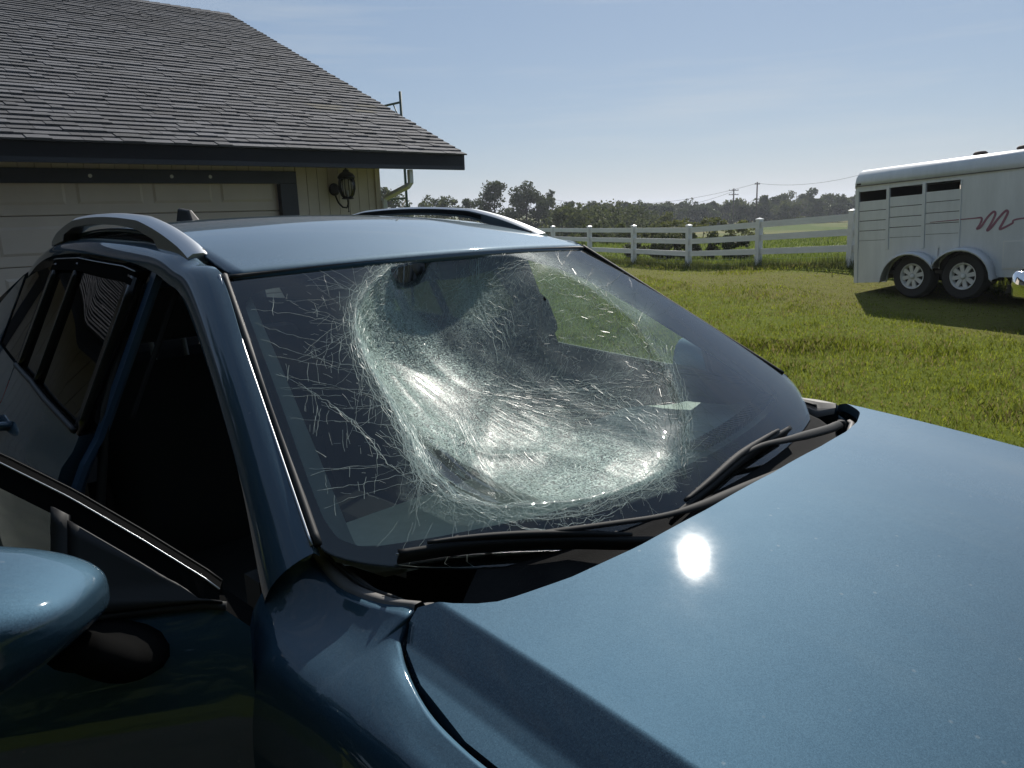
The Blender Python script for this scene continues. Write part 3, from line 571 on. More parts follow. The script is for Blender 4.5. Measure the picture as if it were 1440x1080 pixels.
# ------------------------------------------------------------------ horse trailer
M['tw'] = mat('trailer_white', (.66, .68, .70), .38); noisy(M['tw'], (.52, .545, .565), (.64, .66, .68), 1.6, 6, .65)
noisy(M['tw'], (.60, .62, .63), (.73, .75, .765), 2.2, 8, .7, stretch=(2.2, 2.2, .35))
M['tw2'] = mat('trailer_fender', (.62, .64, .66), .4)
M['tdark'] = mat('trailer_interior', (.035, .03, .027), .8); M['tin'] = mat('trailer_stall_board', (.17, .145, .125), .8)
M['tyre'] = mat('tyre_rubber', (.022, .022, .023), .75)
M['purple'] = mat('plum_vinyl_stripe', (.30, .12, .17), .5)
M['rubberb'] = mat('brown_vent', (.06, .04, .03), .7)
TZ = .086; TAZ = R(151.8); tdir = np.array([math.sin(TAZ), math.cos(TAZ)])
trl = empty('horse_trailer', (6.543, 12.44, TZ), math.atan2(tdir[1], tdir[0])); trl.rotation_euler = (0, -R(2.78), math.atan2(tdir[1], tdir[0]))
tag(trl, 'white two axle horse trailer with slatted side and plum stripe parked on the lawn', 'trailer')
S0, S1, TWD = -1.10, 4.3, 1.85
arch = [(-.487, .262)] + [(-.487+.0, .30)]
def archpts():
    P_ = []
    for a in np.linspace(math.pi, .42, 12): P_.append((.0+.47*math.cos(a)*1.0+.0, .30+.42*math.sin(a)))
    P_.append((.415, .60))
    for a in np.linspace(math.pi-.42, 0, 12): P_.append((.83+.47*math.cos(a), .34+.42*math.sin(a)))
    return P_
AP = archpts()
def side(yc, name, parent):
    poly = [(S0, .24)] + [(-.487, .262)] + AP + [(1.31, .33), (S1, .33), (S1, 1.87), (S0, 1.87)]
    return poly
# side skin with real openings: built from strips
sk = MB()
y0, y1 = 0.0, .025
def tb(x0, x1, z0, z1, ya=y0, yb_=y1): sk.box(x0, x1, ya, yb_, z0, z1)
bays = [(-1.03, -.51), (-.455, .118), (.172, .725)]
wz = [(1.615, 1.775), (1.645, 1.792), (1.668, 1.80)]
tb(S0, S1, 1.80, 1.87); tb(.73, S1, .80, 1.80); 
lowb = MB()
low = [(S0, .24), (-.487, .262)] + AP + [(1.31, .345), (S1, .345), (S1, .80), (S0, .80)]
# lower skirt as quads between the arch line and z=.80
xs_ = [p[0] for p in [(S0, .24), (-.487, .262)] + AP + [(1.31, .345), (S1, .345)]]; zs_ = [p[1] for p in [(S0, .24), (-.487, .262)] + AP + [(1.31, .345), (S1, .345)]]
V = []; Fc = []
for x_, z_ in zip(xs_, zs_): V += [(x_, 0, z_), (x_, 0, .80), (x_, .025, z_), (x_, .025, .80)]
for i in range(len(xs_)-1):
    a = i*4; c = a+4; Fc += [(a, c, c+1, a+1), (a+2, a+3, c+3, c+2), (a, a+2, c+2, c)]
sk.add(V, Fc)
body = sk.build('side_wall', M['tw'], trl, fix=False)
# far side, rear, floor, bulkhead
MB().box(S0, S1, TWD-.025, TWD, .24, 1.87).build('far_wall', M['tin'], trl)
MB().box(S0+.002, S1-.1, .03, TWD-.03, .40, .45).build('floor_deck', M['tdark'], trl)
MB().box(S0+.002, S0+.04, .026, TWD-.026, .26, 1.86).build('rear_gate', M['tin'], trl)
MB().box(.78, .81, .026, TWD-.026, .46, 1.86).build('bulkhead', M['tin'], trl)
MB().box(S1-.03, S1, .026, TWD-.026, .36, 1.86).build('front_wall', M['tw'], trl)
# roof shell, rounded at the eaves
pf = [(-.012, 1.872), (-.012, 1.95), (.01, 2.04), (.06, 2.10), (.15, 2.135), (.5, 2.16), (TWD/2, 2.17)]
pf = pf + [(TWD-y_, z_) for y_, z_ in pf[::-1][1:]]
b = MB(); b.grid([[(x_, y_, z_-(.04 if k_ in (0,) else 0)) for y_, z_ in pf] for k_, x_ in enumerate([S0-.004, S0+.03, S1])])
rf = b.build('roof', M['tw'], trl, smooth=True); solid(rf, .012)
n_ = len(pf); MB().add([(S0+.0, y_, z_-.035) for y_, z_ in pf], [tuple(range(n_))]).build('roof_end', M['tw'], trl)
MB().box(S0, S1, -.018, -.001, 1.862, 1.876).build('drip_rail', M['trim'], trl)
for xa, xb in ((S0, -1.03), (-.51, -.455), (.118, .172), (.725, .745)):
    MB().box(xa, xb, -.012, .03, .80 if xa > -1.05 else .24, 1.80).build('stall_post', M['tw'], trl, bevel=.003)
for (xa, xb), (za, zb) in zip(bays, wz):
    n = 4; zt = za
    for k in range(n):
        z0_ = za-(k+1)*.165+.006; MB().box(xa+.001, xb-.001, .002, .022, z0_, za-k*.165-.004).build('slat', M['tw'], trl)
    MB().box(xa+.001, xb-.001, .003, .021, .80, za-n*.165).build('lower_panel', M['tw'], trl)
    MB().box(xa+.001, xb-.001, .002, .022, zb, 1.80).build('header_strip', M['tw'], trl)
# double fender flare
fl = MB(); pth = [(-.50, .25), (-.487, .30)]+AP[1:-1]+[(1.30, .34), (1.34, .30)]
fl.grid([[(x_, -.16, z_-.015), (x_, -.165, z_+.005), (x_, -.15, z_+.02), (x_, .0, z_+.035)] for x_, z_ in pth])
fo = fl.build('fender', M['tw2'], trl, smooth=True, fix=False); solid(fo, .012, 0)
def wheel(root, cx, cz, yface, rad, tw_, rim, inward=1, spokes=8, parent_name='wheel', rm_='silver'):
    # parts in the root's frame; wheel axis along y, face at yface, body goes towards +inward
    o = MB().lathe([(rad*.62, 0), (rad*.9, -.0), (rad*.985, inward*.03), (rad, inward*.06), (rad, inward*(tw_-.06)), (rad*.97, inward*(tw_-.02)), (rad*.62, inward*tw_)], (cx, yface, cz), axis=1, seg=36); o.f = o.f[:-2]; o = o.build(parent_name, M['tyre'], root, smooth=True)
    autosmooth(o, 40)
    r_ = rim
    rb = MB().lathe([(r_*1.0, -inward*.004), (r_*.93, -inward*.008), (r_*.88, inward*.03), (r_*.80, inward*.05)], (cx, yface, cz), axis=1, seg=36)
    rb.f = rb.f[:-2]; rr = rb.build('rim', M[rm_], o, smooth=True, fix=False)
    for k in range(spokes):
        a = 2*math.pi*k/spokes+.2; c_, s_ = math.cos(a), math.sin(a); pts = []
        w0, w1 = .13*r_, .16*r_
        q_ = [(.2*r_, -w0), (.86*r_, -w1), (.86*r_, w1), (.2*r_, w0)]
        V_ = [(cx+u_*c_-v_*s_, yface+inward*d_, cz+u_*s_+v_*c_) for d_ in (.012, .04) for u_, v_ in q_]
        MB().add(V_, [(0,1,2,3),(7,6,5,4),(0,4,5,1),(1,5,6,2),(2,6,7,3),(3,7,4,0)]).build('spoke', M[rm_], o)
    MB().lathe([(.0, -.012*inward), (.14*r_, -.012*inward), (.22*r_, 0), (.24*r_, inward*.03)], (cx, yface, cz), axis=1, seg=20).build('hub', M[rm_], o, smooth=True)
    MB().lathe([(r_*.80, inward*.07), (.01, inward*.072)], (cx, yface, cz), axis=1, seg=24).build('brake_back', M['tdark'], o)
    return o
for s_ in (0, .83): wheel(trl, s_, .36, -.03, .355, .2, .205, rm_='white')
for s_ in (0, .83): wheel(trl, s_, .36, TWD+.03, .355, .2, .205, inward=-1)
MB().box(-.48, 1.30, .20, .23, .28, .78).build('wheel_well', M['tdark'], trl)
# plum stripe with loops
def ribbon(pts, w_, y_):
    pts = np.array(pts, float); V_ = []
    for i in range(len(pts)):
        t = pts[min(i+1, len(pts)-1)]-pts[max(i-1, 0)]; t /= np.linalg.norm(t); n = np.array([-t[1], t[0]]); ww = w_[i] if hasattr(w_, '__len__') else w_
        V_ += [(pts[i][0]-n[0]*ww, y_, pts[i][1]-n[1]*ww), (pts[i][0]+n[0]*ww, y_, pts[i][1]+n[1]*ww)]
    return V_, [(2*i, 2*i+1, 2*i+3, 2*i+2) for i in range(len(pts)-1)]
def smoothpath(c, n=8):
    c = np.array(c, float); t = np.arange(len(c)); tt = np.linspace(0, len(c)-1, (len(c)-1)*n+1)
    return np.stack([spl(t, c[:, 0], tt), spl(t, c[:, 1], tt)], -1)
lg = smoothpath([(.26, 1.195), (.6, 1.205), (.95, 1.215), (1.06, 1.21), (1.04, 1.12), (1.0, 1.06), (1.06, 1.09), (1.15, 1.22), (1.23, 1.29), (1.255, 1.25), (1.20, 1.12), (1.15, 1.03), (1.20, 1.06), (1.31, 1.20), (1.40, 1.29), (1.43, 1.26), (1.37, 1.13), (1.33, 1.04), (1.40, 1.06), (1.50, 1.11), (1.62, 1.17), (2.6, 1.19)])
ww = np.interp(np.arange(len(lg)), [0, 16, 24, 130, 152, len(lg)], [.004, .009, .016, .018, .014, .006])
MB().add(*ribbon(lg, ww, -.0035)).build('stripe', M['purple'], trl)
# hatch, light, vents
MB().box(1.39, 2.0, -.008, -.001, .46, .87).build('hatch_frame', M['white'], trl); MB().box(1.41, 1.98, -.014, -.0082, .48, .85).build('hatch_door', M['tw'], trl)
MB().box(-1.07, -.99, -.022, -.012, 1.885, 1.915).build('side_marker', M['rubberb'], trl, bevel=.004)
for s_ in (.79, 1.42): MB().lathe([(.09, 0), (.10, .03), (.07, .055), (.0, .06)], (s_, .35, 2.145), seg=14).build('roof_vent', M['rubberb'], trl, smooth=True)
MB().box(.725, .74, -.02, -.012, 1.66, 1.72).build('latch', M['chrome'], trl)
MB().tube([(S1-.1, TWD/2, .42), (S1+1.3, TWD/2, .42)], .05, 6).build('drawbar', M['iron'], trl)
MB().tube([(S1+1.1, TWD/2, -.34), (S1+1.1, TWD/2, .7)], .035, 8).build('jack', M['iron'], trl)
MB().tube([(0, .1, .36), (0, TWD-.1, .36)], .04, 8).tube([(.83, .1, .36), (.83, TWD-.1, .36)], .04, 8).build('axle', M['iron'], trl)

# ------------------------------------------------------------------ pickup, its tail just reaching into view
TKA = R(137); tkd = (math.sin(TKA), math.cos(TKA))
tk = empty('pickup_truck', (5.90, 8.98, float(gz(5.9, 9))), math.atan2(tkd[1], tkd[0])); tag(tk, 'white pickup truck with chrome rear bumper parked before the horse trailer', 'truck')
# local: x forward, y to the far side (left of heading), tail at x=0, near side y=0
prof_b = [(.0, .50), (-.03, .52), (-.045, .60), (-.03, .72), (.0, .76)]
b = MB(); rows = []
path = [(.62, -.03), (.30, -.035), (.12, -.03), (.03, .0), (-.02, .06), (-.04, .16), (-.045, .5), (-.045, 1.5), (-.04, 1.84), (-.02, 1.94), (.03, 2.0), (.12, 2.03), (.62, 2.03)]
for (x_, y_) in path:
    nx_ = (x_-.5); ny_ = (y_-1.0); l_ = math.hypot(nx_*.6, ny_); nx_, ny_ = nx_*.6/l_, ny_/l_
    rows.append([(x_-nx_*.03, y_-ny_*.03, .47), (x_+nx_*.015, y_+ny_*.015, .50), (x_+nx_*.03, y_+ny_*.03, .62), (x_+nx_*.02, y_+ny_*.02, .74), (x_-nx_*.01, y_-ny_*.01, .775), (x_-nx_*.07, y_-ny_*.07, .78)])
bo = b.grid(rows).build('rear_bumper', M['chrome'], tk, smooth=True, fix=False); solid(bo, .01, 0)
M['tkw'] = mat('truck_white', (.74, .75, .76), .25, 0, .5, Coat_Weight=.6, Coat_Roughness=.05)
bd = MB()
def arc_skin(mb, x0, x1, z1, wheels, y_, t, zb=.55, r=.46):
    xs = sorted(set([x0, x1]+[c+r*math.cos(a) for c in wheels for a in np.linspace(0, math.pi, 13)])); V_ = []; F_ = []
    for x_ in xs:
        z_ = zb
        for c in wheels:
            if abs(x_-c) < r: z_ = max(z_, .38+math.sqrt(max(r*r-(x_-c)**2, 0)))
        V_ += [(x_, y_, z_), (x_, y_+t*.3, 1.05), (x_, y_, z1), (x_, y_+t, z1)]
    for i in range(len(xs)-1):
        a = i*4; c = a+4; F_ += [(a, c, c+1, a+1), (a+1, c+1, c+2, a+2), (a+2, c+2, c+3, a+3)]
    mb.add(V_, F_)
arc_skin(bd, .12, 2.1, 1.42, [1.25], .08, .06); arc_skin(bd, .12, 2.1, 1.42, [1.25], 1.92, -.06)
bd.box(.16, 2.1, .15, 1.85, .72, .78); bd.box(2.05, 2.1, .08, 1.92, .6, 1.42)
bd.build('bed', M['tkw'], tk, fix=False)
MB().box(.10, .15, .16, 1.84, .80, 1.42).build('tailgate', M['tkw'], tk, bevel=.012)
for y_ in (.085, 1.845): MB().box(.095, .18, y_, y_+.07, .92, 1.34).build('tail_light', M['red'], tk, bevel=.01)
cb = MB(); secs = []
for x_, zr_, hw_ in ((2.12, 1.42, .92), (2.2, 1.85, .80), (3.2, 1.88, .80), (3.8, 1.40, .90), (4.9, 1.28, .9), (5.15, 1.0, .88)):
    secs.append([(x_, 1-.92, .55), (x_, 1-.94, 1.0), (x_, 1-hw_, zr_-.06), (x_, 1-hw_+.1, zr_), (x_, 1+hw_-.1, zr_), (x_, 1+hw_, zr_-.06), (x_, 1.94, 1.0), (x_, 1.92, .55)])
cb.grid(secs); cb.add(secs[0], [tuple(range(8))]); cb.add(secs[-1], [tuple(range(8))]); autosmooth(cb.build('cab', M['tkw'], tk), 30)
for xa in (2.3, 3.0): MB().add([(xa, .085, 1.42), (xa+.62, .085, 1.42), (xa+.5, .175, 1.8), (xa+.05, .175, 1.8)], [(0, 1, 2, 3)]).build('window', M['gloss'], tk)
for cx_ in (1.25, 4.3):
    wheel(tk, cx_, .38, .10, .38, .25, .23); wheel(tk, cx_, .38, 1.90, .38, .25, .23, inward=-1)
MB().box(-.32, .5, .965, 1.035, .42, .48).tube([(-.29, 1.0, .48), (-.29, 1.0, .53)], .025, 8).build('tow_hitch', M['iron'], tk)
MB().box(.3, 4.8, .25, 1.75, .45, .56).build('chassis', M['tdark'], tk)
MB().box(2.1, 3.6, .0, .06, .40, .46).build('step_bar', M['chrome'], tk)

# ------------------------------------------------------------------ trees, bushes, poles
M['bark'] = mat('bark', (.06, .048, .036), .9); noisy(M['bark'], (.035, .028, .022), (.09, .075, .06), 6, bump=.5)
LM = {'dark': leafmat('leaves_dark', (.035, .05, .02), (.09, .11, .045), .4, .5), 'olive': leafmat('leaves_olive', (.055, .07, .024), (.12, .135, .05), .45, .4),
      'yell': leafmat('leaves_yellow_green', (.09, .10, .025), (.18, .19, .06), .45, .5), 'hedge': leafmat('leaves_hedge', (.022, .032, .014), (.06, .07, .03), .35, 1.5),
      'bloom': leafmat('blossom', (.30, .30, .24), (.6, .6, .52), .4, 2)}
def leafquads(q, C_, n, spread, size):
    i = q.integers(0, len(C_), n); d = q.normal(0, 1, (n, 3)); d /= np.linalg.norm(d, axis=1)[:, None]; d *= (q.uniform(0, 1, n)**.4)[:, None]
    sp = spread[i][:, None]*np.array([1, 1, .75]); c = C_[i]+d*sp
    a = q.normal(0, 1, (n, 3)); a /= np.linalg.norm(a, axis=1)[:, None]; b_ = np.cross(a, q.normal(0, 1, (n, 3))); b_ /= np.linalg.norm(b_, axis=1)[:, None]
    s = (size*q.uniform(.6, 1.4, n))[:, None]; a = a*s; b_ = b_*s*.6
    return np.stack([c-a, c+b_, c+a, c-b_], 1).reshape(-1, 3)
def tree(name, label, base, H, Wd, lm, n=900, clumps=26, size=.16, trunk=.3, seed=0, group=None, lean=0, cat='tree', low=.25, openness=1.0):
    q = np.random.default_rng(seed); root = empty(name, base); tag(root, label, cat, group)
    th = H*trunk; b = MB(); top = np.array([lean*H*.3, 0, H*.82]); fork = np.array([lean*th*.3, 0, th])
    r0 = max(.05, H*.022); b.tube([(0, 0, -.2), fork*.5, fork, (fork+top)/2, top], [r0*1.25, r0, r0*.8, r0*.5, r0*.15], 7)
    C_ = []; S_ = []
    for k in range(clumps):
        a = q.uniform(0, 2*np.pi); f = q.uniform(0, 1); z = H*(low+(.94-low)*f)
        env = math.sin(math.pi*min(max((f*.80+.14), 0), 1))**.5; rr = Wd/2*env*q.uniform(.25, 1.0)
        c = np.array([rr*math.cos(a)+lean*z*.3, rr*math.sin(a), z]); C_.append(c); S_.append(Wd*.17*q.uniform(.6, 1.3)*openness)
        if k % 2 == 0: st = fork*(1-f*.5)+top*f*.5; b.tube([st, (st+c)/2+np.array([0, 0, -.04*H]), c], [r0*.4, r0*.25, r0*.08], 5)
    b.build('trunk', M['bark'], root, smooth=True, fix=False)
    fastmesh('crown', leafquads(q, np.array(C_), int(n*2.2), np.array(S_), size), 4, LM[lm], root)
    return root
def tpx(px, py_top, depth, base_off=0):
    p = at(px, py_top, depth); z = float(gz(p[0], p[1])); return (p[0], p[1], z), max(p[2]-z, 1.0)
# tall loose pair beside the rail of the car
for i, (px, py, Wd, n) in enumerate([(694, 253, 6.4, 2000), (738, 257, 7.0, 2300), (763, 267, 4.0, 1100)]):
    bp, H = tpx(px, py, 118+i*3)
    tree('tall_tree', ['tall open crowned tree above the roof rack, the taller left one of three', 'tall open crowned tree between two neighbours above the roof rack', 'small leaning tree at the end of the tall trees nearest the pole'][i], bp, H, Wd, 'dark', n, 30, .2, .35, 40+i, 'tall trees beyond the pasture', lean=[0, .1, .25][i], low=.2)
for i, (px, py, Wd, d) in enumerate([(588, 286, 5, 112), (612, 278, 5.5, 120), (633, 274, 5, 116), (660, 280, 4.5, 120), (676, 283, 4, 124), (550, 268, 6, 92), (528, 262, 5, 90)]):
    bp, H = tpx(px, py, d); tree('field_tree', ('paler olive' if i % 2 == 0 else 'dark green')+' bushy tree showing between the garage corner and the tall trees', bp, H, Wd, 'dark' if i % 2 else 'olive', 800, 20, .2, .25, 60+i, 'dark trees beyond the garage', low=.15)
for i, (px, py, Wd, d) in enumerate([(800, 292, 6, 84), (822, 296, 6.5, 80), (850, 290, 7, 90), (872, 296, 6, 95), (893, 290, 6, 100)]):
    bp, H = tpx(px, py, d); tree('pasture_tree', 'round olive green tree in the hollow behind the fence', bp, H, Wd, 'olive', 1400, 30, .17, .15, 80+i, 'olive trees in the hollow', low=.05, openness=1.25)
bp, H = tpx(944, 298, 82); tree('willow_bush', 'yellow green bushy tree in front of the darker tree line', bp, H, 3.4, 'yell', 900, 18, .13, .1, 90, low=.05, openness=1.3)
for i in range(44):
    px = 792+i*9.6+random.uniform(-4, 4); top = np.interp(px, [780, 850, 930, 970, 1010, 1060, 1085, 1130, 1150, 1210], [290, 284, 288, 286, 286, 280, 276, 272, 276, 276])+random.uniform(-4, 5)
    if 1085 < px < 1150: top -= random.choice([0, 4, 9])
    if i % 5 == 3: top += 9
    bp, H = tpx(px, top, random.uniform(170, 215)); k_ = random.choice(['dark', 'dark', 'olive']); tree('line_tree', ('dark green' if k_ == 'dark' else 'paler olive')+' far row tree '+('between the short pole and the yellow green bush' if px < 944 else 'between the yellow green bush and the two armed pole' if px < 1032 else 'between the tall slim pole and the horse trailer'), bp, H, random.uniform(4.5, 7.5), k_, 520, 14, .34, .2, 100+i, 'tree line at the far edge of the fields', low=.08, openness=1.2)
for i in range(16):
    px = 1215+i*26; bp, H = tpx(px, 268+random.uniform(-6, 6), random.uniform(180, 230)); tree('line_tree', 'dark green tree in the far row hidden behind the horse trailer', bp, H, 8, 'dark', 380, 12, .45, .2, 160+i, 'tree line at the far edge of the fields', low=.08, openness=1.2)
for i, (x_, y_, H) in enumerate([(-12, -4.5, 12), (-8.5, -7, 13), (-4.5, -8, 12.5), (-.5, -8.5, 13), (4, -8.5, 12.5), (8.5, -7.5, 12), (12.5, -5, 11), (-14, 1.5, 11)]):  # unseen trees added behind the camera to darken reflections and ambient light
    tree('unseen_blocker_tree', 'unseen leafy tree added across the yard to darken reflections', (x_, y_, float(gz(x_, y_))), H, 7.0, 'dark', 4200, 70, .3, .12, 300+i, 'unseen trees added to darken reflections', low=.06, openness=1.3)
def bush(name, label, base, H, Wd, Dp, lm, n, size, seed, group=None, bloom=0, ang=0):
    q = np.random.default_rng(seed); root = empty(name, base, ang); tag(root, label, 'bush', group); k = 60
    C_ = np.stack([q.uniform(-.5, .5, k)*Wd, q.uniform(-.5, .5, k)*Dp, q.uniform(.05, .8, k)*H], -1); C_[:, 2] *= np.clip(1.25-(2*C_[:, 0]/Wd)**2*.7, .3, 1.1)
    fastmesh('foliage', leafquads(q, C_, n, q.uniform(.12, .28, k)*H, size), 4, LM[lm], root)
    b = MB()
    for j in range(10): p = C_[j]; b.tube([(p[0]*.4, p[1]*.4, -.1), p*.7, p], [.03, .02, .006], 5)
    b.build('stems', M['bark'], root, fix=False)
    if bloom: fastmesh('blossom', leafquads(q, C_+np.array([0, 0, .1*H]), bloom, q.uniform(.2, .35, k)*H, size*.4), 4, LM['bloom'], root)
p = at(968, 358, 26); bush('hedge_bush', 'wide dark bramble bush right behind the white fence', (p[0], p[1], float(gz(p[0], p[1]))-.05), 1.05, 4.0, 1.6, 'hedge', 5000, .06, 5, bloom=120, ang=-.3)
p = at(985, 320, 46); bush('blossom_bush', 'pale flowering bush behind the dark bramble', (p[0], p[1], float(gz(p[0], p[1]))-.05), 1.5, 6.5, 2.5, 'yell', 3000, .09, 6, bloom=160)
p = at(870, 330, 44); bush('bramble_bush', 'low olive brambles between the fence and the hollow', (p[0], p[1], float(gz(p[0], p[1]))-.05), 1.3, 6, 2.5, 'olive', 2500, .09, 7)
M['wood'] = mat('weathered_pole_wood', (.09, .07, .055), .9)
def pole(px, py, d, label, arms, arm_w=1.2):
    bp, H = tpx(px, py, d); root = empty('utility_pole', bp, .5); tag(root, label, 'utility pole', 'utility poles across the fields')
    MB().tube([(0, 0, -.3), (0, 0, H)], [.16, .11], 8).build('shaft', M['wood'], root, smooth=True)
    for k in range(arms):
        z = H-.35-k*.8; MB().box(-arm_w, arm_w, -.05, .05, z-.06, z+.06).build('crossarm', M['wood'], root)
        for x_ in (-arm_w+.1, -.4, .4, arm_w-.1): MB().lathe([(.05, 0), (.06, .08), (.02, .16)], (x_, 0, z+.05), seg=6).build('insulator', M['rubberb'], root)
    return np.array(bp)+np.array([0, 0, H])
t1 = pole(777, 279, 165, 'short wooden utility pole beside the leaning tall tree', 1, .8)
t2 = pole(1032, 265, 150, 'wooden utility pole with two crossarms in the far field', 2)
t3 = pole(1065, 256, 140, 'tall slim utility pole next to the one with crossarms', 1, .6)
M['cable'] = mat('cable', (.04, .04, .04), .6)
def cable(a, c, sag, label):
    pts = []
    for f in np.linspace(0, 1, 24): p = a*(1-f)+c*f; p[2] -= sag*4*f*(1-f); pts.append(p)
    o = MB().tube(pts, .022, 4, cap=False).build('power_cable', M['cable'], fix=False); tag(o, label, 'cable', 'power cables over the fields')
off = np.array([0, 0, -.2])
cable(t3+off, t1+off, 2.2, 'long thin power cable sagging from the slim pole to the short pole')
cable(t3+off, at(1230, 240, 120), 1.0, 'thin power cable leaving the slim pole towards the trailer')
cable(t2+off-np.array([0, 0, .3]), t1+off-np.array([0, 0, .5]), 3.0, 'lower power cable from the two armed pole to the short pole')

# thin backlit haze over the fields: one closed box of air round everything
hz = MB().box(-2700, 2700, -2700, 2700, -6, 40).build('haze', None); stuff(hz)
hm = bpy.data.materials.new('thin_haze'); hm.use_nodes = True; ht = hm.node_tree; ht.nodes.clear()
ho = ht.nodes.new('ShaderNodeOutputMaterial'); hv = ht.nodes.new('ShaderNodeVolumePrincipled'); hv.inputs['Density'].default_value = .0005; hv.inputs['Color'].default_value = (.85, .9, 1, 1); hv.inputs['Anisotropy'].default_value = .35
ht.links.new(hv.outputs[0], ho.inputs['Volume']); hz.data.materials.append(hm); hz['label'] = 'thin pale haze hanging over the fields'; hz['category'] = 'haze'

# ================================================================== THE CAR
# local frame: x forward, y to the car's left, z up; origin on the ground below the windshield base
car = empty('car', (CAR_POS[0], CAR_POS[1], .03), CAR_YAW)
tag(car, 'blue metallic crossover with shattered caved in windshield and open front door', 'car')
DZ = -.03                                     # car root stands on the driveway slab
def cp(P): P = np.asarray(P, float).copy(); P[..., 2] += DZ; return P
def to_world(P):
    P = np.asarray(P, float); return np.stack([CAR_POS[0]+P[..., 0]*CF[0]+P[..., 1]*CL[0], CAR_POS[1]+P[..., 0]*CF[1]+P[..., 1]*CL[1], P[..., 2]], -1)
def cproj(P): return proj(to_world(P))
def cgrid(name, P, m, parent=car, smooth=True, thick=0, fix=False, off=-1):
    ob = MB().grid(cp(P)).build(name, m, parent, smooth=smooth, fix=fix)
    if thick: solid(ob, thick, off)
    return ob
def cb_(): return MB()
def shift(mb): mb.v = [(v[0], v[1], v[2]+DZ) for v in mb.v]; return mb
def mir(P, s): P = np.asarray(P, float).copy(); P[..., 1] *= s; return P
def lerp(a, b, t): return np.asarray(a, float)*(1-t)+np.asarray(b, float)*t

# ---- windshield surface
def S(u, v):
    u = np.asarray(u, float); v = np.asarray(v, float)
    h0 = .583+.202*v; u = u*(h0-.24*np.clip((v-.86)/.14, 0, 1)**2)/h0; k = 1-u*u       # rounded lower corners
    T = np.stack([-.644+.06*k, .583*u, 1.501+.014*k], -1); B = np.stack([.02+.17*k, .785*u, 1.085+0*u], -1)
    n = np.stack([.53+0*u, .25*u, .81+0*u], -1); return T*(1-v)[..., None]+B*v[..., None]+n*(.010*4*v*(1-v))[..., None]
def Sn(u, v):
    e = 1e-3; a = S(u+e, v)-S(u-e, v); b_ = S(u, v+e)-S(u, v-e); n = np.cross(b_, a); n /= np.linalg.norm(n, axis=-1)[..., None]; return n
_uu, _vv = np.meshgrid(np.linspace(-1, 1, 161), np.linspace(0, 1.0, 121), indexing='ij'); _pp = cproj(S(_uu, _vv))
def uvpx(px):                                # pixel on the pane -> (u, v)
    px = np.atleast_2d(np.asarray(px, float)); out = np.zeros_like(px)
    for i, p in enumerate(px):
        d = ((_pp-p)**2).sum(-1); k = np.unravel_index(d.argmin(), d.shape); q = np.array([_uu[k], _vv[k]])
        for _ in range(4):
            f = cproj(S(q[0:1], q[1:2]))[0]; e = 1e-4
            J = np.stack([(cproj(S(q[0:1]+e, q[1:2]))[0]-f)/e, (cproj(S(q[0:1], q[1:2]+e))[0]-f)/e], -1)
            q = q+np.linalg.solve(J, p-f)
        out[i] = q
    return out
def pl_dist(P, L_):                          # distance of points P (n,2) to polyline
    L_ = np.asarray(L_, float); best = np.full(len(P), 1e9)
    for a, c in zip(L_[:-1], L_[1:]):
        d = c-a; t = np.clip(((P-a) @ d)/(d @ d), 0, 1); best = np.minimum(best, np.linalg.norm(P-(a+t[:, None]*d), axis=1))
    return best
def inside(P, poly):
    poly = np.asarray(poly, float); x, y = P[:, 0], P[:, 1]; r = np.zeros(len(P), bool); j = len(poly)-1
    for i in range(len(poly)):
        xi, yi = poly[i]; xj, yj = poly[j]
        c = ((yi > y) != (yj > y)) & (x < (xj-xi)*(y-yi)/(yj-yi+1e-12)+xi); r ^= c; j = i
    return r
LEFT = [(548, 378), (520, 402), (503, 430), (500, 458), (512, 500), (540, 550), (568, 605), (598, 672)]
LOW = [(598, 672), (640, 700), (700, 712), (800, 705), (870, 690), (935, 662), (962, 640)]
RIGHT = [(770, 372), (830, 405), (890, 450), (940, 520), (965, 590), (962, 640)]
TOP = [(606, 364), (660, 359), (720, 360), (770, 372)]
RIM = LEFT+LOW[1:]+RIGHT[::-1][1:]+TOP[::-1][1:]
WHITE = [(540, 385), (575, 400), (640, 440), (720, 490), (800, 540), (870, 590), (945, 648), (930, 664), (860, 690), (770, 690), (730, 655), (690, 615), (640, 597), (590, 575), (552, 520), (515, 465), (512, 425)]
def nz2(P, s, seed): return vnoise(P[:, 0]+500, P[:, 1]+500, s, seed)
def dent(px):
    ins = inside(px, RIM); f = lambda d, t: 1-np.exp(-d/t)
    D = .28*f(pl_dist(px, LEFT), 48)*f(pl_dist(px, LOW), 230)*f(pl_dist(px, RIGHT), 95)*f(pl_dist(px, TOP), 34)
    # folds: a hard crease across the sheet and finer buckles
    D += .006*np.exp(-pl_dist(px, [(560, 470), (620, 550), (700, 590), (790, 592), (860, 640)])/14.)*-1
    a_, b_ = px[:, 0]*.80+px[:, 1]*.60, -px[:, 0]*.60+px[:, 1]*.80; fold = vnoise(a_/5.2+90, b_+900, 30, 1)-.5; fine_ = vnoise(a_/4+90, b_+900, 13, 2)-.5
    D += .0022*(np.abs(fold)*2-.4)+.0012*(np.abs(fine_)*2-.4)+.0022*fold
    return np.where(ins, np.maximum(D, 0), 0)
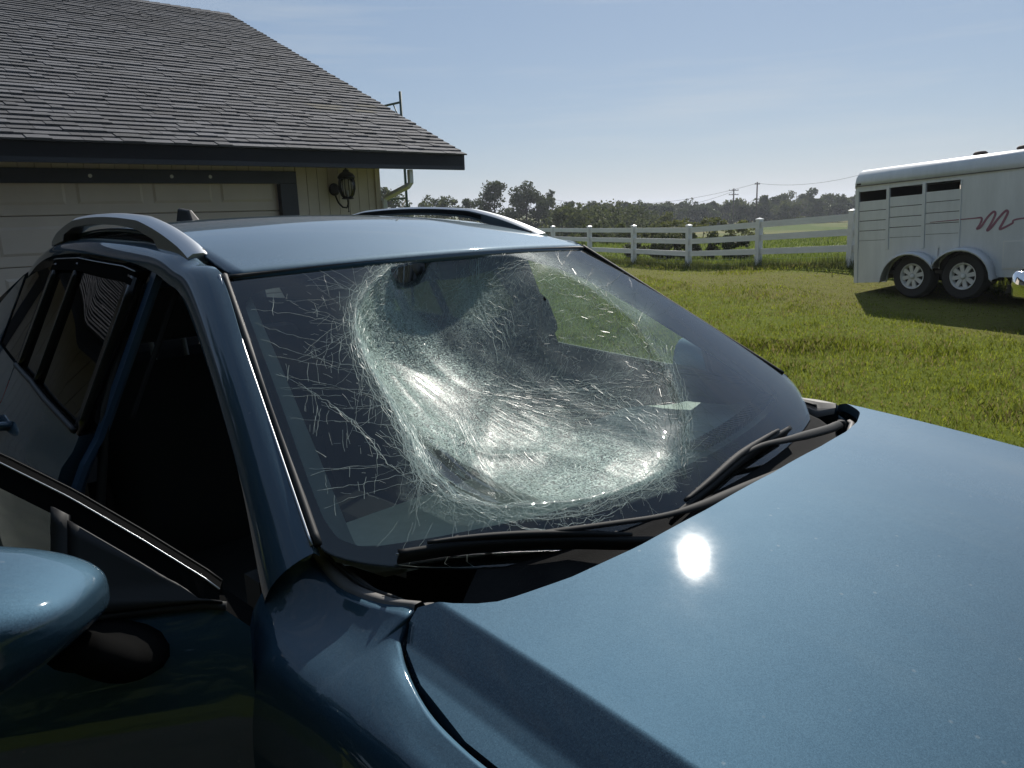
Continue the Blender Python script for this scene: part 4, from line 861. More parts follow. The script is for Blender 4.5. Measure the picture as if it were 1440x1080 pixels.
def craze_sheen_map(px):
    sd = pl_dist(px, WHITE+[WHITE[0]])*np.where(inside(px, WHITE), 1, -1); sr = pl_dist(px, RIM+[RIM[0]])*np.where(inside(px, RIM), 1, -1)
    c = .95*sstep(-26, 22, sd+14*(nz2(px, 22, 3)-.5)) + .26*sstep(-12, 16, sr)
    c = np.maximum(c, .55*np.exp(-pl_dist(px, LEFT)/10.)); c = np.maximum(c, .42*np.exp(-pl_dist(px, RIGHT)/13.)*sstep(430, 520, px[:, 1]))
    c = np.maximum(c, .55*np.exp(-pl_dist(px, [(728, 352), (790, 374), (850, 406), (905, 446)])/11.)); c = np.maximum(c, .6*np.exp(-(((px[:, 0]-680)/46)**2+((px[:, 1]-400)/38)**2)))  # first a reflection painted as a pale strip on unbroken glass, then impact crazing
    low = sstep(0, 40, -pl_dist(px, [(600, 700), (960, 700)])+60)*.2*inside(px, [(560, 600), (950, 600), (950, 690), (800, 730), (640, 740), (560, 700)])
    c = np.maximum(c, low); c *= 1-.55*np.exp(-(((px[:, 0]-835)/70)**2+((px[:, 1]-450)/50)**2))
    # the calm dark facet below the fold
    c *= 1-.65*sstep(0, 18, pl_dist(px, [(0, 0), (1, 1)])*0+np.where(inside(px, [(610, 605), (690, 622), (745, 680), (760, 700), (690, 706), (640, 690)]), 18, 0))
    return np.clip(c, 0, 1)
def W(uv, lift=0.0):                          # broken pane surface at (u, v), lifted along the outward normal
    uv = np.asarray(uv, float); u, v = uv[..., 0], uv[..., 1]; B = S(u, v); n = Sn(u, v); sh = B.shape
    D = dent(cproj(B.reshape(-1, 3)).reshape(-1, 2)).reshape(sh[:-1])
    return B+n*(lift-D)[..., None]
if Sn(np.array([0.]), np.array([.5]))[0][2] < 0:
    _Sn0 = Sn
    def Sn(u, v): return -_Sn0(u, v)
NU, NV = 260, 190
ug, vg = np.meshgrid(np.linspace(-1, 1, NU), np.linspace(0, 1, NV), indexing='ij')
WG = W(np.stack([ug, vg], -1)); ws = cgrid('windshield', WG, M['windshield'])
ws['label'] = 'shattered windshield pushed in towards the cabin'
cz_ = craze_sheen_map(cproj(S(ug, vg).reshape(-1, 3)).reshape(-1, 2)); at_ = ws.data.attributes.new('craze_sheen', 'FLOAT', 'POINT'); at_.data.foreach_set('value', cz_.astype(np.float32))
# black printed border on the inner face
INNER = [(344, 428), (352, 414), (372, 405), (420, 398), (470, 390), (560, 380), (650, 371), (720, 366), (790, 361), (835, 372), (870, 392), (930, 434), (1000, 484), (1050, 520), (1080, 540), (1094, 553), (1090, 572), (1062, 598), (1010, 632), (950, 660), (880, 690), (800, 712), (720, 732), (620, 752), (540, 765), (503, 766), (474, 754), (455, 727), (440, 690), (415, 622), (390, 550), (365, 483)]
ic = np.array(INNER, float); n_ = len(ic); tt = np.arange(n_+1); cl_ = np.vstack([ic, ic[:1]])
fine = np.stack([np.interp(np.linspace(0, n_, 241)[:-1], tt, cl_[:, k]) for k in (0, 1)], -1)
for _ in range(3): fine = (np.roll(fine, 1, 0)+2*fine+np.roll(fine, -1, 0))/4
iuv = uvpx(fine); c0 = np.array([0, .45])
rings = []
d = iuv-c0; s_out = np.minimum(np.where(d[:, 0] > 0, (1-c0[0])/np.maximum(d[:, 0], 1e-6), (1+c0[0])/np.maximum(-d[:, 0], 1e-6)), np.where(d[:, 1] > 0, (1-c0[1])/np.maximum(d[:, 1], 1e-6), c0[1]/np.maximum(-d[:, 1], 1e-6)))
ouv = c0+d*s_out[:, None]
for f in np.linspace(0, 1, 9): rings.append(W(iuv*(1-f)+ouv*f, -.004))
fr = np.array(rings); fr = np.concatenate([fr, fr[:, :1]], 1); frit = cgrid('frit_band', fr, M['frit'], ws)

# ---- cracks: thin ribbons of split glass lying on the pane
CR = {'crack': [], 'crackd': []}
def ribbons(px_poly, wmm, key='crack', lift=.0012, jit=0.0, step=9.0, q=rng, gap=0.0):
    p = np.asarray(px_poly, float); seg = np.linalg.norm(np.diff(p, axis=0), axis=1); L_ = np.concatenate([[0], np.cumsum(seg)])
    if L_[-1] < 2: return
    n = max(2, int(L_[-1]/step)+1); s = np.linspace(0, L_[-1], n); pts = np.stack([np.interp(s, L_, p[:, k]) for k in (0, 1)], -1)
    if jit: pts = pts+q.normal(0, jit, pts.shape)
    CR[key].append((pts, wmm, lift, gap))
def bundle(poly, n, spread, wmm, key='crack', jit=1.4, part=1.0):
    p = np.asarray(poly, float)
    for k in range(n):
        a = rng.uniform(0, 1-part) if part < 1 else 0; m_ = len(p); i0 = rng.uniform(0, .45)*(m_-1); i1 = rng.uniform(.55, 1)*(m_-1)
        if rng.random() < .4: i0 = 0
        if rng.random() < .4: i1 = m_-1
        s = np.linspace(i0, i1, 24); q_ = np.stack([np.interp(s, np.arange(m_), p[:, j]) for j in (0, 1)], -1)
        t = np.gradient(q_, axis=0); t /= np.linalg.norm(t, axis=1)[:, None]+1e-9; nn = np.stack([-t[:, 1], t[:, 0]], -1)
        o0, o1 = rng.normal(0, spread), rng.normal(0, spread); wv = np.sin(np.linspace(0, rng.uniform(2, 9), 24)+rng.uniform(0, 6))*spread*.3
        ribbons(q_+nn*(np.linspace(o0, o1, 24)+wv)[:, None], wmm*rng.uniform(.5, 1.25), key, jit=jit, step=6)
bundle(LEFT, 26, 9, 1.3); bundle([(x+12, y) for x, y in LEFT], 14, 8, 1.0)
bundle([(505, 440), (530, 520), (560, 590), (590, 650), (640, 700), (700, 722)], 16, 12, 1.1)
bundle([(395, 528), (440, 553), (470, 572), (500, 595), (525, 622), (545, 650), (575, 672), (612, 690), (660, 706)], 5, 3, 1.3)
bundle([(532, 605), (555, 625), (580, 650), (606, 668), (650, 690), (690, 712)], 6, 7, 1.1)
bundle([(560, 540), (585, 575), (592, 625), (600, 665), (640, 700)], 7, 8, 1.1)
bundle([(598, 480), (590, 560), (593, 625), (612, 670), (660, 700), (720, 730)], 8, 12, 1.0)
bundle([(640, 700), (700, 718), (760, 724), (830, 716), (890, 690), (945, 655)], 9, 9, 1.0)
bundle([(690, 722), (740, 742), (800, 748), (850, 722), (880, 700)], 6, 5, 1.0)
bundle([(700, 360), (740, 366), (800, 392), (850, 420), (895, 455)], 8, 8, .9)
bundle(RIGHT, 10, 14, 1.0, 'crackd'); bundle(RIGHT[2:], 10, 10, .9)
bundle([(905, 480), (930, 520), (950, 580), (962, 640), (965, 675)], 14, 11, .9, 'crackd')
bundle([(600, 372), (640, 380), (690, 372), (740, 368)], 8, 6, 1.1); bundle([(660, 365), (690, 400), (720, 420), (735, 440)], 14, 9, 1.2)
bundle([(700, 470), (760, 486), (830, 500), (900, 520)], 8, 10, .9); bundle([(560, 400), (620, 470), (700, 540), (790, 585)], 10, 14, .9)
bundle([(790, 500), (850, 520), (915, 575), (955, 640)], 12, 14, .9)
# long radial lines running out to the passenger edge
for y0, x1, y1 in ((437, 515, 468), (456, 520, 486), (478, 525, 520), (500, 535, 535), (528, 540, 566), (548, 560, 552), (545, 470, 545), (558, 480, 556), (590, 560, 600), (660, 605, 650), (668, 540, 655), (690, 600, 660), (715, 640, 668)):
    x0 = np.interp(y0, [428, 550, 690, 740], [350, 395, 446, 466]); q_ = np.linspace(0, 1, 10); bow = rng.uniform(-8, 8)
    ribbons(np.stack([x0+(x1-x0)*q_, y0+(y1-y0)*q_+bow*np.sin(np.pi*q_)], -1), rng.uniform(.5, .8), jit=.8)
# short cross cracks on the passenger side
for k in range(150):
    x = rng.uniform(375, 540); y = rng.uniform(405, 700)
    if x < np.interp(y, [400, 550, 740], [365, 410, 480]): continue
    vert = rng.random() < .6; a = R(rng.uniform(75, 100) if vert else rng.uniform(5, 30)); l_ = rng.uniform(6, 34)*(.6 if not vert else 1)
    ribbons([(x, y), (x+l_*.5*math.cos(a)+rng.normal(0, 1), y+l_*.5*math.sin(a)), (x+l_*math.cos(a), y+l_*math.sin(a))], rng.uniform(.4, .75), jit=.7, step=6)
# fan of radial lines over the white sheet and towards the dash
for k in range(420):
    a = R(rng.uniform(14, 78)); r0, r1 = rng.uniform(40, 260), rng.uniform(70, 180); c = np.array([640, 470.]); dv = np.array([math.cos(a), math.sin(a)*.75])
    p0 = c+dv*r0; p1 = c+dv*(r0+r1)
    if not (p1[0] < 960 and p1[1] < np.interp(p1[0], [600, 800, 960], [735, 715, 660])): continue
    m_ = (p0+p1)/2+rng.normal(0, 3, 2); ribbons([p0, m_, p1], rng.uniform(.25, .6), 'crackd' if rng.random() < .3 else 'crack', jit=.6)
# branching cracks that run out from knots on the rim
def knots(L_, n, cen, key, lo, hi):
    L_ = np.asarray(L_, float); s_ = np.linspace(0, len(L_)-1, n)
    for t_ in s_:
        p = np.array([np.interp(t_, np.arange(len(L_)), L_[:, k]) for k in (0, 1)])+rng.normal(0, 6, 2); a0 = math.atan2(*(p-cen)[::-1])
        for _ in range(rng.integers(3, 7)):
            a = a0+rng.normal(0, .75); l_ = rng.uniform(lo, hi); q_ = [p]
            for st in range(6): a += rng.normal(0, .16); q_.append(q_[-1]+l_/6*np.array([math.cos(a), math.sin(a)]))
            ribbons(q_, rng.uniform(.3, .65), key, jit=.5, step=6)
            if rng.random() < .6:
                b0 = q_[3]; a2 = a+rng.choice([-.7, .7]); ribbons([b0, b0+l_*.3*np.array([math.cos(a2), math.sin(a2)])+rng.normal(0, 1, 2)], rng.uniform(.3, .5), key, jit=.5, step=6)
knots(LEFT, 12, np.array([700, 470.]), 'crack', 30, 105); knots(LOW, 12, np.array([720, 520.]), 'crack', 18, 60)
knots(RIGHT, 8, np.array([760, 480.]), 'crackd', 25, 80); knots([(560, 430), (640, 520), (720, 570), (840, 620)], 16, np.array([690, 420.]), 'crack', 30, 110)
# short fine fractures, dense where the pane is crazed
cnt = 0
cand_ = rng.uniform((500, 362), (965, 735), (26000, 2)); cand_ = cand_[(rng.random(26000) < craze_sheen_map(cand_)*.8+.05) & inside(cand_, [(500, 380), (560, 366), (770, 362), (900, 440), (975, 580), (970, 680), (840, 735), (640, 735), (560, 660)])]
for p in cand_[:7500]:
    c = np.array([690, 440.]); d = p-c; a = math.atan2(d[1], d[0])+(rng.choice([0, math.pi/2])+rng.normal(0, .35)); l_ = rng.uniform(3, 16)
    ribbons([p, p+l_*.5*np.array([math.cos(a), math.sin(a)])+rng.normal(0, .8, 2), p+l_*np.array([math.cos(a+.2), math.sin(a+.2)])], rng.uniform(.22, .5), jit=.3, step=5); cnt += 1
# dark lines over the pale driver side of the dash
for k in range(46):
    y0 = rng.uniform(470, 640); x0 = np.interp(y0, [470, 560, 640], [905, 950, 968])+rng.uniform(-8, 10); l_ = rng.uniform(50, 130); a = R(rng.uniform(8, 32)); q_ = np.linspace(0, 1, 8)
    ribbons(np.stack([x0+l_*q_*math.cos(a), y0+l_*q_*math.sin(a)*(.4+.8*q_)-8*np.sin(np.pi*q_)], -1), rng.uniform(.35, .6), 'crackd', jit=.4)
for k in range(60):
    x = rng.uniform(700, 960); y = np.interp(x, [700, 800, 960], [728, 705, 655]); a = R(rng.uniform(55, 80)); l_ = rng.uniform(12, 45)
    ribbons([(x, y-l_*.6), (x+l_*.3*math.cos(a), y), (x+l_*math.cos(a), y+l_*.45)], rng.uniform(.35, .7), jit=.5)
for x0, x1, y1 in ((560, 530, 770), (610, 575, 795), (640, 620, 812), (580, 552, 822), (660, 655, 800)):
    ribbons([(x0, 735), (x0*.5+x1*.5, (735+y1)/2), (x1, y1)], .45, jit=.8)
for key, items in CR.items():
    allp = np.concatenate([i[0] for i in items]); uv = uvpx_fast = None
    # vectorised pixel -> (u,v)
    q = np.zeros_like(allp); fl_ = _pp.reshape(-1, 2)[::1]; 
    for i0 in range(0, len(allp), 400):
        blk = allp[i0:i0+400]; sub = _pp[::4, ::4].reshape(-1, 2); k = ((sub[None]-blk[:, None])**2).sum(-1).argmin(1)
        q[i0:i0+400] = np.stack([_uu[::4, ::4].ravel()[k], _vv[::4, ::4].ravel()[k]], -1)
    for _ in range(6):
        e = 1e-4; f = cproj(S(q[:, 0], q[:, 1])); a = (cproj(S(q[:, 0]+e, q[:, 1]))-f)/e; b_ = (cproj(S(q[:, 0], q[:, 1]+e))-f)/e; r_ = allp-f
        det = a[:, 0]*b_[:, 1]-a[:, 1]*b_[:, 0]; q = q+np.stack([(r_[:, 0]*b_[:, 1]-r_[:, 1]*b_[:, 0])/det, (a[:, 0]*r_[:, 1]-a[:, 1]*r_[:, 0])/det], -1)
    q[:, 0] = np.clip(q[:, 0], -1, 1); q[:, 1] = np.clip(q[:, 1], 0, 1)
    P3 = W(q, .0012); nn = Sn(q[:, 0], q[:, 1]); V = []; i = 0
    for pts, wmm, lift, gap in items:
        k = len(pts); A = P3[i:i+k]; Nn = nn[i:i+k]; i += k
        t = np.gradient(A, axis=0); sd = np.cross(t, Nn); sd /= np.linalg.norm(sd, axis=1)[:, None]+1e-12
        wv = wmm*.0005*rng.uniform(.7, 1.2, k); tw = rng.normal(0, .18, k); sd = sd*np.cos(tw)[:, None]+Nn*np.sin(tw)[:, None]
        a, b_ = A-sd*wv[:, None], A+sd*wv[:, None]
        for j in range(k-1): V += [a[j], b_[j], b_[j+1], a[j+1]]
    stuff(fastmesh('crack_lines' if key == 'crack' else 'shaded_crack_lines', cp(np.array(V)), 4, M[key], ws))
# glass crumbs: sparkling grains on the broken sheet, a few thrown on the roof edge
pts = rng.uniform((495, 350), (975, 745), (30000, 2)); pts = pts[rng.random(30000) < craze_sheen_map(pts)*.9+.02][:3600]
sub = _pp[::2, ::2].reshape(-1, 2); uvs = np.zeros_like(pts)
for i0 in range(0, len(pts), 300):
    k = ((sub[None]-pts[i0:i0+300][:, None])**2).sum(-1).argmin(1); uvs[i0:i0+300] = np.stack([_uu[::2, ::2].ravel()[k], _vv[::2, ::2].ravel()[k]], -1)
uvs += rng.normal(0, .006, uvs.shape); uvs[:, 0] = np.clip(uvs[:, 0], -.99, .99); uvs[:, 1] = np.clip(uvs[:, 1], .01, .99)
A = W(uvs, .002); sz = rng.gamma(2., .00035, len(A))+.0003
d1 = rng.normal(0, 1, A.shape); d1 /= np.linalg.norm(d1, axis=1)[:, None]; d2 = np.cross(d1, rng.normal(0, 1, A.shape)); d2 /= np.linalg.norm(d2, axis=1)[:, None]
V = np.stack([A-d1*sz[:, None], A+d1*sz[:, None]*.7+d2*sz[:, None]*.5, A+d2*sz[:, None]], 1)
ra = rng.uniform((-.72, -.12, 0), (-.60, .32, 0), (260, 3)); ra[:, 2] = 0
stuff(fastmesh('glass_crumbs', cp(V.reshape(-1, 3)), 3, M['shard'], ws))

# ---- hood
XR = ([0, .224, .40, .53, .64, .68, .718, .735, .76, .785, .806], [.275, .268, .252, .228, .195, .166, .110, .112, .135, .195, .300])
def zc(x): return 1.130-.10*(x-.24)-.06*(x-.24)**2
HY = [0, .70, .74, .77, .82, .86, .885, .90]; HO = [0, -.039, -.075, -.092, -.104, -.125, -.16, -.22]
_hy = np.linspace(0, .70, 141); _hs = spl([0, .10, .22, .36, .50, .61, .70], [0, -.026, -.056, -.080, -.090, -.066, -.030], _hy)
_ho = np.concatenate([[0], np.cumsum((_hs[1:]+_hs[:-1])/2*np.diff(_hy))])
def hoff(y):
    y = np.abs(y); e0 = _ho[-1]
    return np.where(y <= .70, np.interp(y, _hy, _ho), np.interp(y, [.70, .704, .735, .755, .775, .80, .83], [e0, e0-.002, -.067, -.083, -.0925, -.0985, -.106]))
ya = np.unique(np.concatenate([np.linspace(-.69, .69, 61), np.linspace(.69, .806, 34), -np.linspace(.69, .806, 34)]))
XN = 1.02
def nose(y): return XN-.22*y*y-.10*np.clip(np.abs(y)-.6, 0, 1)**1.2
tb_ = np.linspace(0, 1, 60)
P = np.zeros((len(ya), 62, 3))
for i, y in enumerate(ya):
    xr = np.interp(abs(y), *XR); xf = nose(y); xs = xr+(xf-xr)*tb_
    z = zc(xs)+hoff(y)-.05*np.clip((xs-(xf-.16))/.16, 0, 1)**2.2
    P[i, 1:61] = np.stack([xs, np.full(60, y), z], -1)
    P[i, 0] = (xr-.004, y, z[0]-.022); P[i, 61] = (xf+.012, y, z[-1]-.05)
edge0 = P[0].copy(); edge0[:, 2] -= .025; edge0[:, 1] += .004; edge1 = P[-1].copy(); edge1[:, 2] -= .025; edge1[:, 1] -= .004
hood = cgrid('hood', np.concatenate([edge0[None], P, edge1[None]], 0), M['paint']); autosmooth(hood, 60)
# ---- fenders
FN0 = np.array([(-.088, .760, 1.140), (-.085, .7545, 1.108), (-.03, .752, 1.084), (.05, .742, 1.084), (.104, .722, 1.086), (.106, .736, 1.070), (.112, .752, 1.059), (.131, .764, 1.051), (.157, .777, 1.042), (.206, .796, 1.033), (.252, .807, 1.026), (.308, .812, 1.019), (.352, .812, 1.014), (.45, .812, 1.003), (.60, .811, .983), (.75, .805, .955), (.88, .795, .92), (.97, .78, .88)])
def fender(s):
    rows = []
    WX, WR = .42, .40
    for i, (x, y, z) in enumerate(FN0):
        t = np.clip((x+.1)/.25, 0, 1); zcx = zc(max(x, 0)); pl = max(0, (x-.55)/.45)
        T = [(.860-.05*pl**2, zcx-.125-.05*pl), (.886-.06*pl**2, zcx-.165-.05*pl), (.901-.08*pl**2, zcx-.225), (.907-.09*pl**2, zcx-.32), (.900-.09*pl**2, .70)]
        if i == 0: pts = [(x, y, z), (-.105, .793, 1.112), (-.122, .826, 1.078), (-.122, .861, 1.02), (-.118, .885, .95), (-.117, .893, .85), (-.115, .89, .70), (-.115, .885, .40)]
        else:
            x2 = [-.118, -.092, -.045, .02, .065, .085, .108, .135, .165, .208][i] if i < 10 else x
            mid = (float(lerp(x, x2, .5)), float(np.interp(x, [-.085, -.03, .05, .104, .157, .25, .6, 1], [.795, .786, .783, .787, .805, .833, .836, .815])), float(np.interp(x, [-.085, -.03, .05, .104, .157, .25], [1.088, 1.060, 1.053, 1.049, 1.039, 1.0175])) if x < .25 else zcx-.1125-.03*pl)
            pts = [(x, y, z), mid] + [(x2, a, b_) for a, b_ in T]
            zl = .40
            if abs(x2-WX) < WR: zl = .34+math.sqrt(WR**2-(x2-WX)**2)
            pts[-1] = (x2, T[-1][0], max(.70, zl+.02)); pts.append((x2, T[-1][0]-.005, zl))
        pts = np.array(pts); n = len(pts); tt = np.arange(n); ts = np.linspace(0, n-1, 29)
        rows.append(np.stack([spl(tt, pts[:, k], ts) for k in range(3)], -1))
    rows = np.array(rows); m_ = len(rows); ts = np.unique(np.concatenate([np.arange(m_), np.linspace(0, m_-1, 70)])); 
    Q = np.stack([np.stack([spl(np.arange(m_), rows[:, j, k], ts) for k in range(3)], -1) for j in range(rows.shape[1])], 1)
    fl = Q[:, :1].copy(); fl[:, 0, 2] -= .03; fl[:, 0, 1] -= .004
    Q = np.concatenate([fl, Q], 1)
    return cgrid('fender', mir(Q, s), M['paint'])
fender(-1); fender(1)
# ---- roof
ZR = ([-2.55, -2.3, -1.9, -1.5, -1.1, -.85, -.70, -.58], [1.50, 1.545, 1.60, 1.625, 1.608, 1.572, 1.540, 1.512])
DY = ([-2.55, -2.3, -1.9, -1.5, -1.1, -.863, -.75, -.60], [.43, .455, .497, .52, .535, .546, .558, .572])
def zr(x): return spl(*ZR, x)
def ditch(x): return np.interp(x, *DY)
uu = np.linspace(-1, 1, 41); rows = []
for u in uu:
    x0 = -.650+.06*(1-u*u); xs = np.concatenate([[x0+.004], x0-.004-np.linspace(0, 1, 50)**1.3*(2.5+x0)])
    y = ditch(xs)*u; z = zr(xs+.0)-.085*y*y
    # meet the windshield header exactly
    hz = (1.501+.014*(1-u*u)+.004)-z[1]; z = z+hz*np.exp(-(x0-xs)/.12)
    z[0] -= .014
    rows.append(np.stack([xs, y, z], -1))
roofp = cgrid('roof', np.array(rows), M['paint'], thick=.012); roofp['label'] = 'blue roof panel above the broken windshield'
# sunroof panel
rows = []
for u in np.linspace(-1, 1, 15):
    xs = np.linspace(-.98, -1.42, 12); y = .42*u*np.ones(12); rows.append(np.stack([xs-.03*u*u*0, y, zr(xs)-.085*y*y+.0035], -1))
cgrid('sunroof', np.array(rows), M['gloss'], thick=.003, off=1)
# headliner
rows = []
for u in np.linspace(-1, 1, 13):
    xs = np.linspace(-.72, -2.4, 24); y = ditch(xs)*u*1.0; rows.append(np.stack([xs, y, zr(xs)-.085*y*y-.045], -1))
cgrid('headliner', np.array(rows), M['trimpale'])
# ---- A-pillar and cant rail frames
def glass_edge(v): return np.array([-.644+.664*v, .583+.202*v, 1.501-.416*v])
INN = [glass_edge(.885)+[-.004, .010, .004], glass_edge(.6)+[-.004, .010, .008], glass_edge(.3)+[-.004, .010, .010], glass_edge(.0)+[-.006, .006, .010]]+[np.array(p) for p in [(-.75, .578, 1.532), (-.863, .566, 1.556), (-1.1, .552, 1.578), (-1.5, .535, 1.590), (-1.9, .512, 1.578), (-2.2, .482, 1.545), (-2.45, .455, 1.50)]]
OUT = [np.array(p) for p in [(-.108, .833, 1.064), (-.30, .762, 1.213), (-.53, .692, 1.352), (-.74, .636, 1.462), (-.85, .622, 1.492), (-.95, .612, 1.513), (-1.12, .602, 1.532), (-1.5, .585, 1.548), (-1.9, .556, 1.535), (-2.2, .526, 1.50), (-2.45, .50, 1.45)]]
def side_frame(s):
    I = np.array(INN); O_ = np.array(OUT); m_ = len(I); ts = np.linspace(0, m_-1, 80)
    I = np.stack([spl(np.arange(m_), I[:, k], ts) for k in range(3)], -1); O_ = np.stack([spl(np.arange(m_), O_[:, k], ts) for k in range(3)], -1)
    t = np.gradient((I+O_)/2, axis=0); n = np.cross(O_-I, t); n /= np.linalg.norm(n, axis=1)[:, None]; n *= np.sign(n[:, 2:3]*.3+n[:, 1:2])
    wd_ = np.linalg.norm(O_-I, axis=1)
    cols = [I-n*.018+ (I-O_)/wd_[:, None]*-.002]
    for f in np.linspace(0, 1, 11): cols.append(I*(1-f)+O_*f+n*(np.sin(np.pi*f)**.8*wd_*.17)[:, None])
    cols.append(O_-n*.004+np.array([0, -.030, -.004]))
    cols.append(O_-n*.012+np.array([0, -.055, .0]))
    Q = np.stack(cols, 1); ob = cgrid('pillar_frame', mir(Q, s), M['paint']); autosmooth(ob, 55)
    # drip trim strip between roof and frame, and windshield moulding
    D_ = np.array([lerp(a, a, 0)+np.array([0, -.006, -.012]) for a in I[30:]]); 
    R_ = np.array([[x, ditch(x)+.001, float(zr(x))-.085*ditch(x)**2-.010] for x, y, z in I[30:]])
    cgrid('roof_ditch_trim', mir(np.stack([D_+[0, .004, 0], (D_+R_)/2+[0, 0, -.003], R_], 1), s), M['black'])
    G = np.array([glass_edge(v) for v in np.linspace(-.01, .87, 40)]); mb = MB().tube(cp(mir(G+np.array([0, .001, .005]), s)), .0065, 6, flat=1.0); mb.build('windshield_moulding', M['rubber'], car, smooth=True)
    mb = MB().tube(cp(mir(G+np.array([-.003, .010, .006]), s)), .0028, 5); mb.build('moulding_lip', M['satin'], car, smooth=True)
side_frame(-1); side_frame(1)
hd = np.array([S(np.array([u]), np.array([0.]))[0] for u in np.linspace(-1, 1, 40)]); MB().tube(cp(hd+np.array([-.004, 0, .004])), .006, 6).build('header_moulding', M['rubber'], car, smooth=True)
# ---- roof rails
def rail(s):
    xs = np.linspace(-.80, -2.0, 60); y = np.array([ditch(x)+.012 for x in xs]); zb = np.array([float(zr(x)) for x in xs])-.085*y*y
    f = (xs+.80)/-1.2; lift = .036*np.clip(np.minimum(f/.26, (1-f)/.26), 0, 1)**.8
    rows = []
    for i in range(len(xs)):
        h0 = zb[i]+lift[i]; th = .030+.006*np.exp(-((f[i]-.16)/.12)**2)+.006*np.exp(-((f[i]-.88)/.12)**2); w_ = .026
        if f[i] < .16 or f[i] > .84: bot = zb[i]-.004
        else: bot = h0-th*.35
        top = h0+th*.6
        rows.append([(xs[i], y[i]-w_*.8, bot), (xs[i], y[i]-w_*.9, top-.006), (xs[i], y[i]-w_*.4, top), (xs[i], y[i]+w_*.5, top-.001), (xs[i], y[i]+w_, top-.009), (xs[i], y[i]+w_*1.1, bot), (xs[i], y[i]-w_*.8, bot)])
    Q = np.array(rows); mb = MB().grid(cp(mir(Q, s))); n = len(rows); mb.add(cp(mir(Q[0][:6], s)), [tuple(range(6))]); mb.add(cp(mir(Q[-1][:6], s)), [tuple(range(6))])
    r = mb.build('roof_rail', M['satin'], car); autosmooth(r, 45)
    st = np.array([(x_, y_-.026*.93, z_) for x_, y_, z_ in zip(xs[12:48], y[12:48], (zb+lift)[12:48])])
    cgrid('rail_inlay', mir(np.stack([st+[0, -.001, -.004], st+[0, -.0015, .010]], 1), s), M['black'], r)
    for xx in (-.875, -1.93):
        yy = ditch(xx)+.012; MB().box(xx-.05, xx+.05, s*yy-.022, s*yy+.022, float(zr(xx))-.085*yy*yy-.012+DZ, float(zr(xx))-.085*yy*yy+.012+DZ).build('rail_foot', M['black'], r, bevel=.005)
rail(-1); rail(1)
# ---- fin antenna
MB().add(cp([(-2.02, -.03, 1.585), (-2.02, .03, 1.585), (-2.22, .035, 1.56), (-2.22, -.035, 1.56), (-2.12, -.008, 1.675), (-2.12, .008, 1.675), (-2.21, .01, 1.685), (-2.21, -.01, 1.685)]), [(0, 1, 5, 4), (1, 2, 6, 5), (2, 3, 7, 6), (3, 0, 4, 7), (4, 5, 6, 7)]).build('fin_antenna', M['black'], car, bevel=.006)

# ---- body side surface
def sideY(x, z):
    y = np.interp(z, [.30, .5, .7, .85, .95, 1.03, 1.08, 1.12], [.85, .875, .893, .895, .885, .865, .845, .81]); y = np.where(z > 1.12, .81-(z-1.12)*.49, y)
    return y-.075*np.clip(-1.3-x, 0, 9)**1.5
def skin(x0, x1, zlo, zhi, s, nx=20, nz=24, inset=0.0):
    xs = np.linspace(x0, x1, nx); rows = []
    for x in xs:
        a = zlo(x) if callable(zlo) else zlo; c = zhi(x) if callable(zhi) else zhi; z = np.linspace(a, c, nz); rows.append(np.stack([np.full(nz, x), sideY(x, z)-inset, z], -1))
    return mir(np.array(rows), s)
def belt(x): return float(np.interp(-x, [.09, .115, .15, .3, 1.0, 1.5, 1.8, 2.2], [1.055, 1.085, 1.092, 1.094, 1.145, 1.205, 1.225, 1.25]))
TOPL = ([.118, .134, .236, .327, .419, .55, .68, .80, .95, 1.12, 1.5, 1.75, 2.0, 2.2], [1.100, 1.107, 1.180, 1.242, 1.297, 1.365, 1.430, 1.470, 1.500, 1.520, 1.535, 1.528, 1.50, 1.46])
def topl(x): return float(np.interp(-x, *TOPL))
def handle(door, x, z, s, hinge):
    mb = MB()
    P_ = [np.array((x+dx, s*(sideY(x, z)+dy), z)) for dx, dy in ((-.09, .0), (-.07, .03), (.0, .036), (.07, .03), (.09, .0))]
    mb.tube(np.array(P_)+np.array([0, 0, DZ])-hinge, .013, 8); mb.build('door_handle', M['paint'], door, smooth=True)
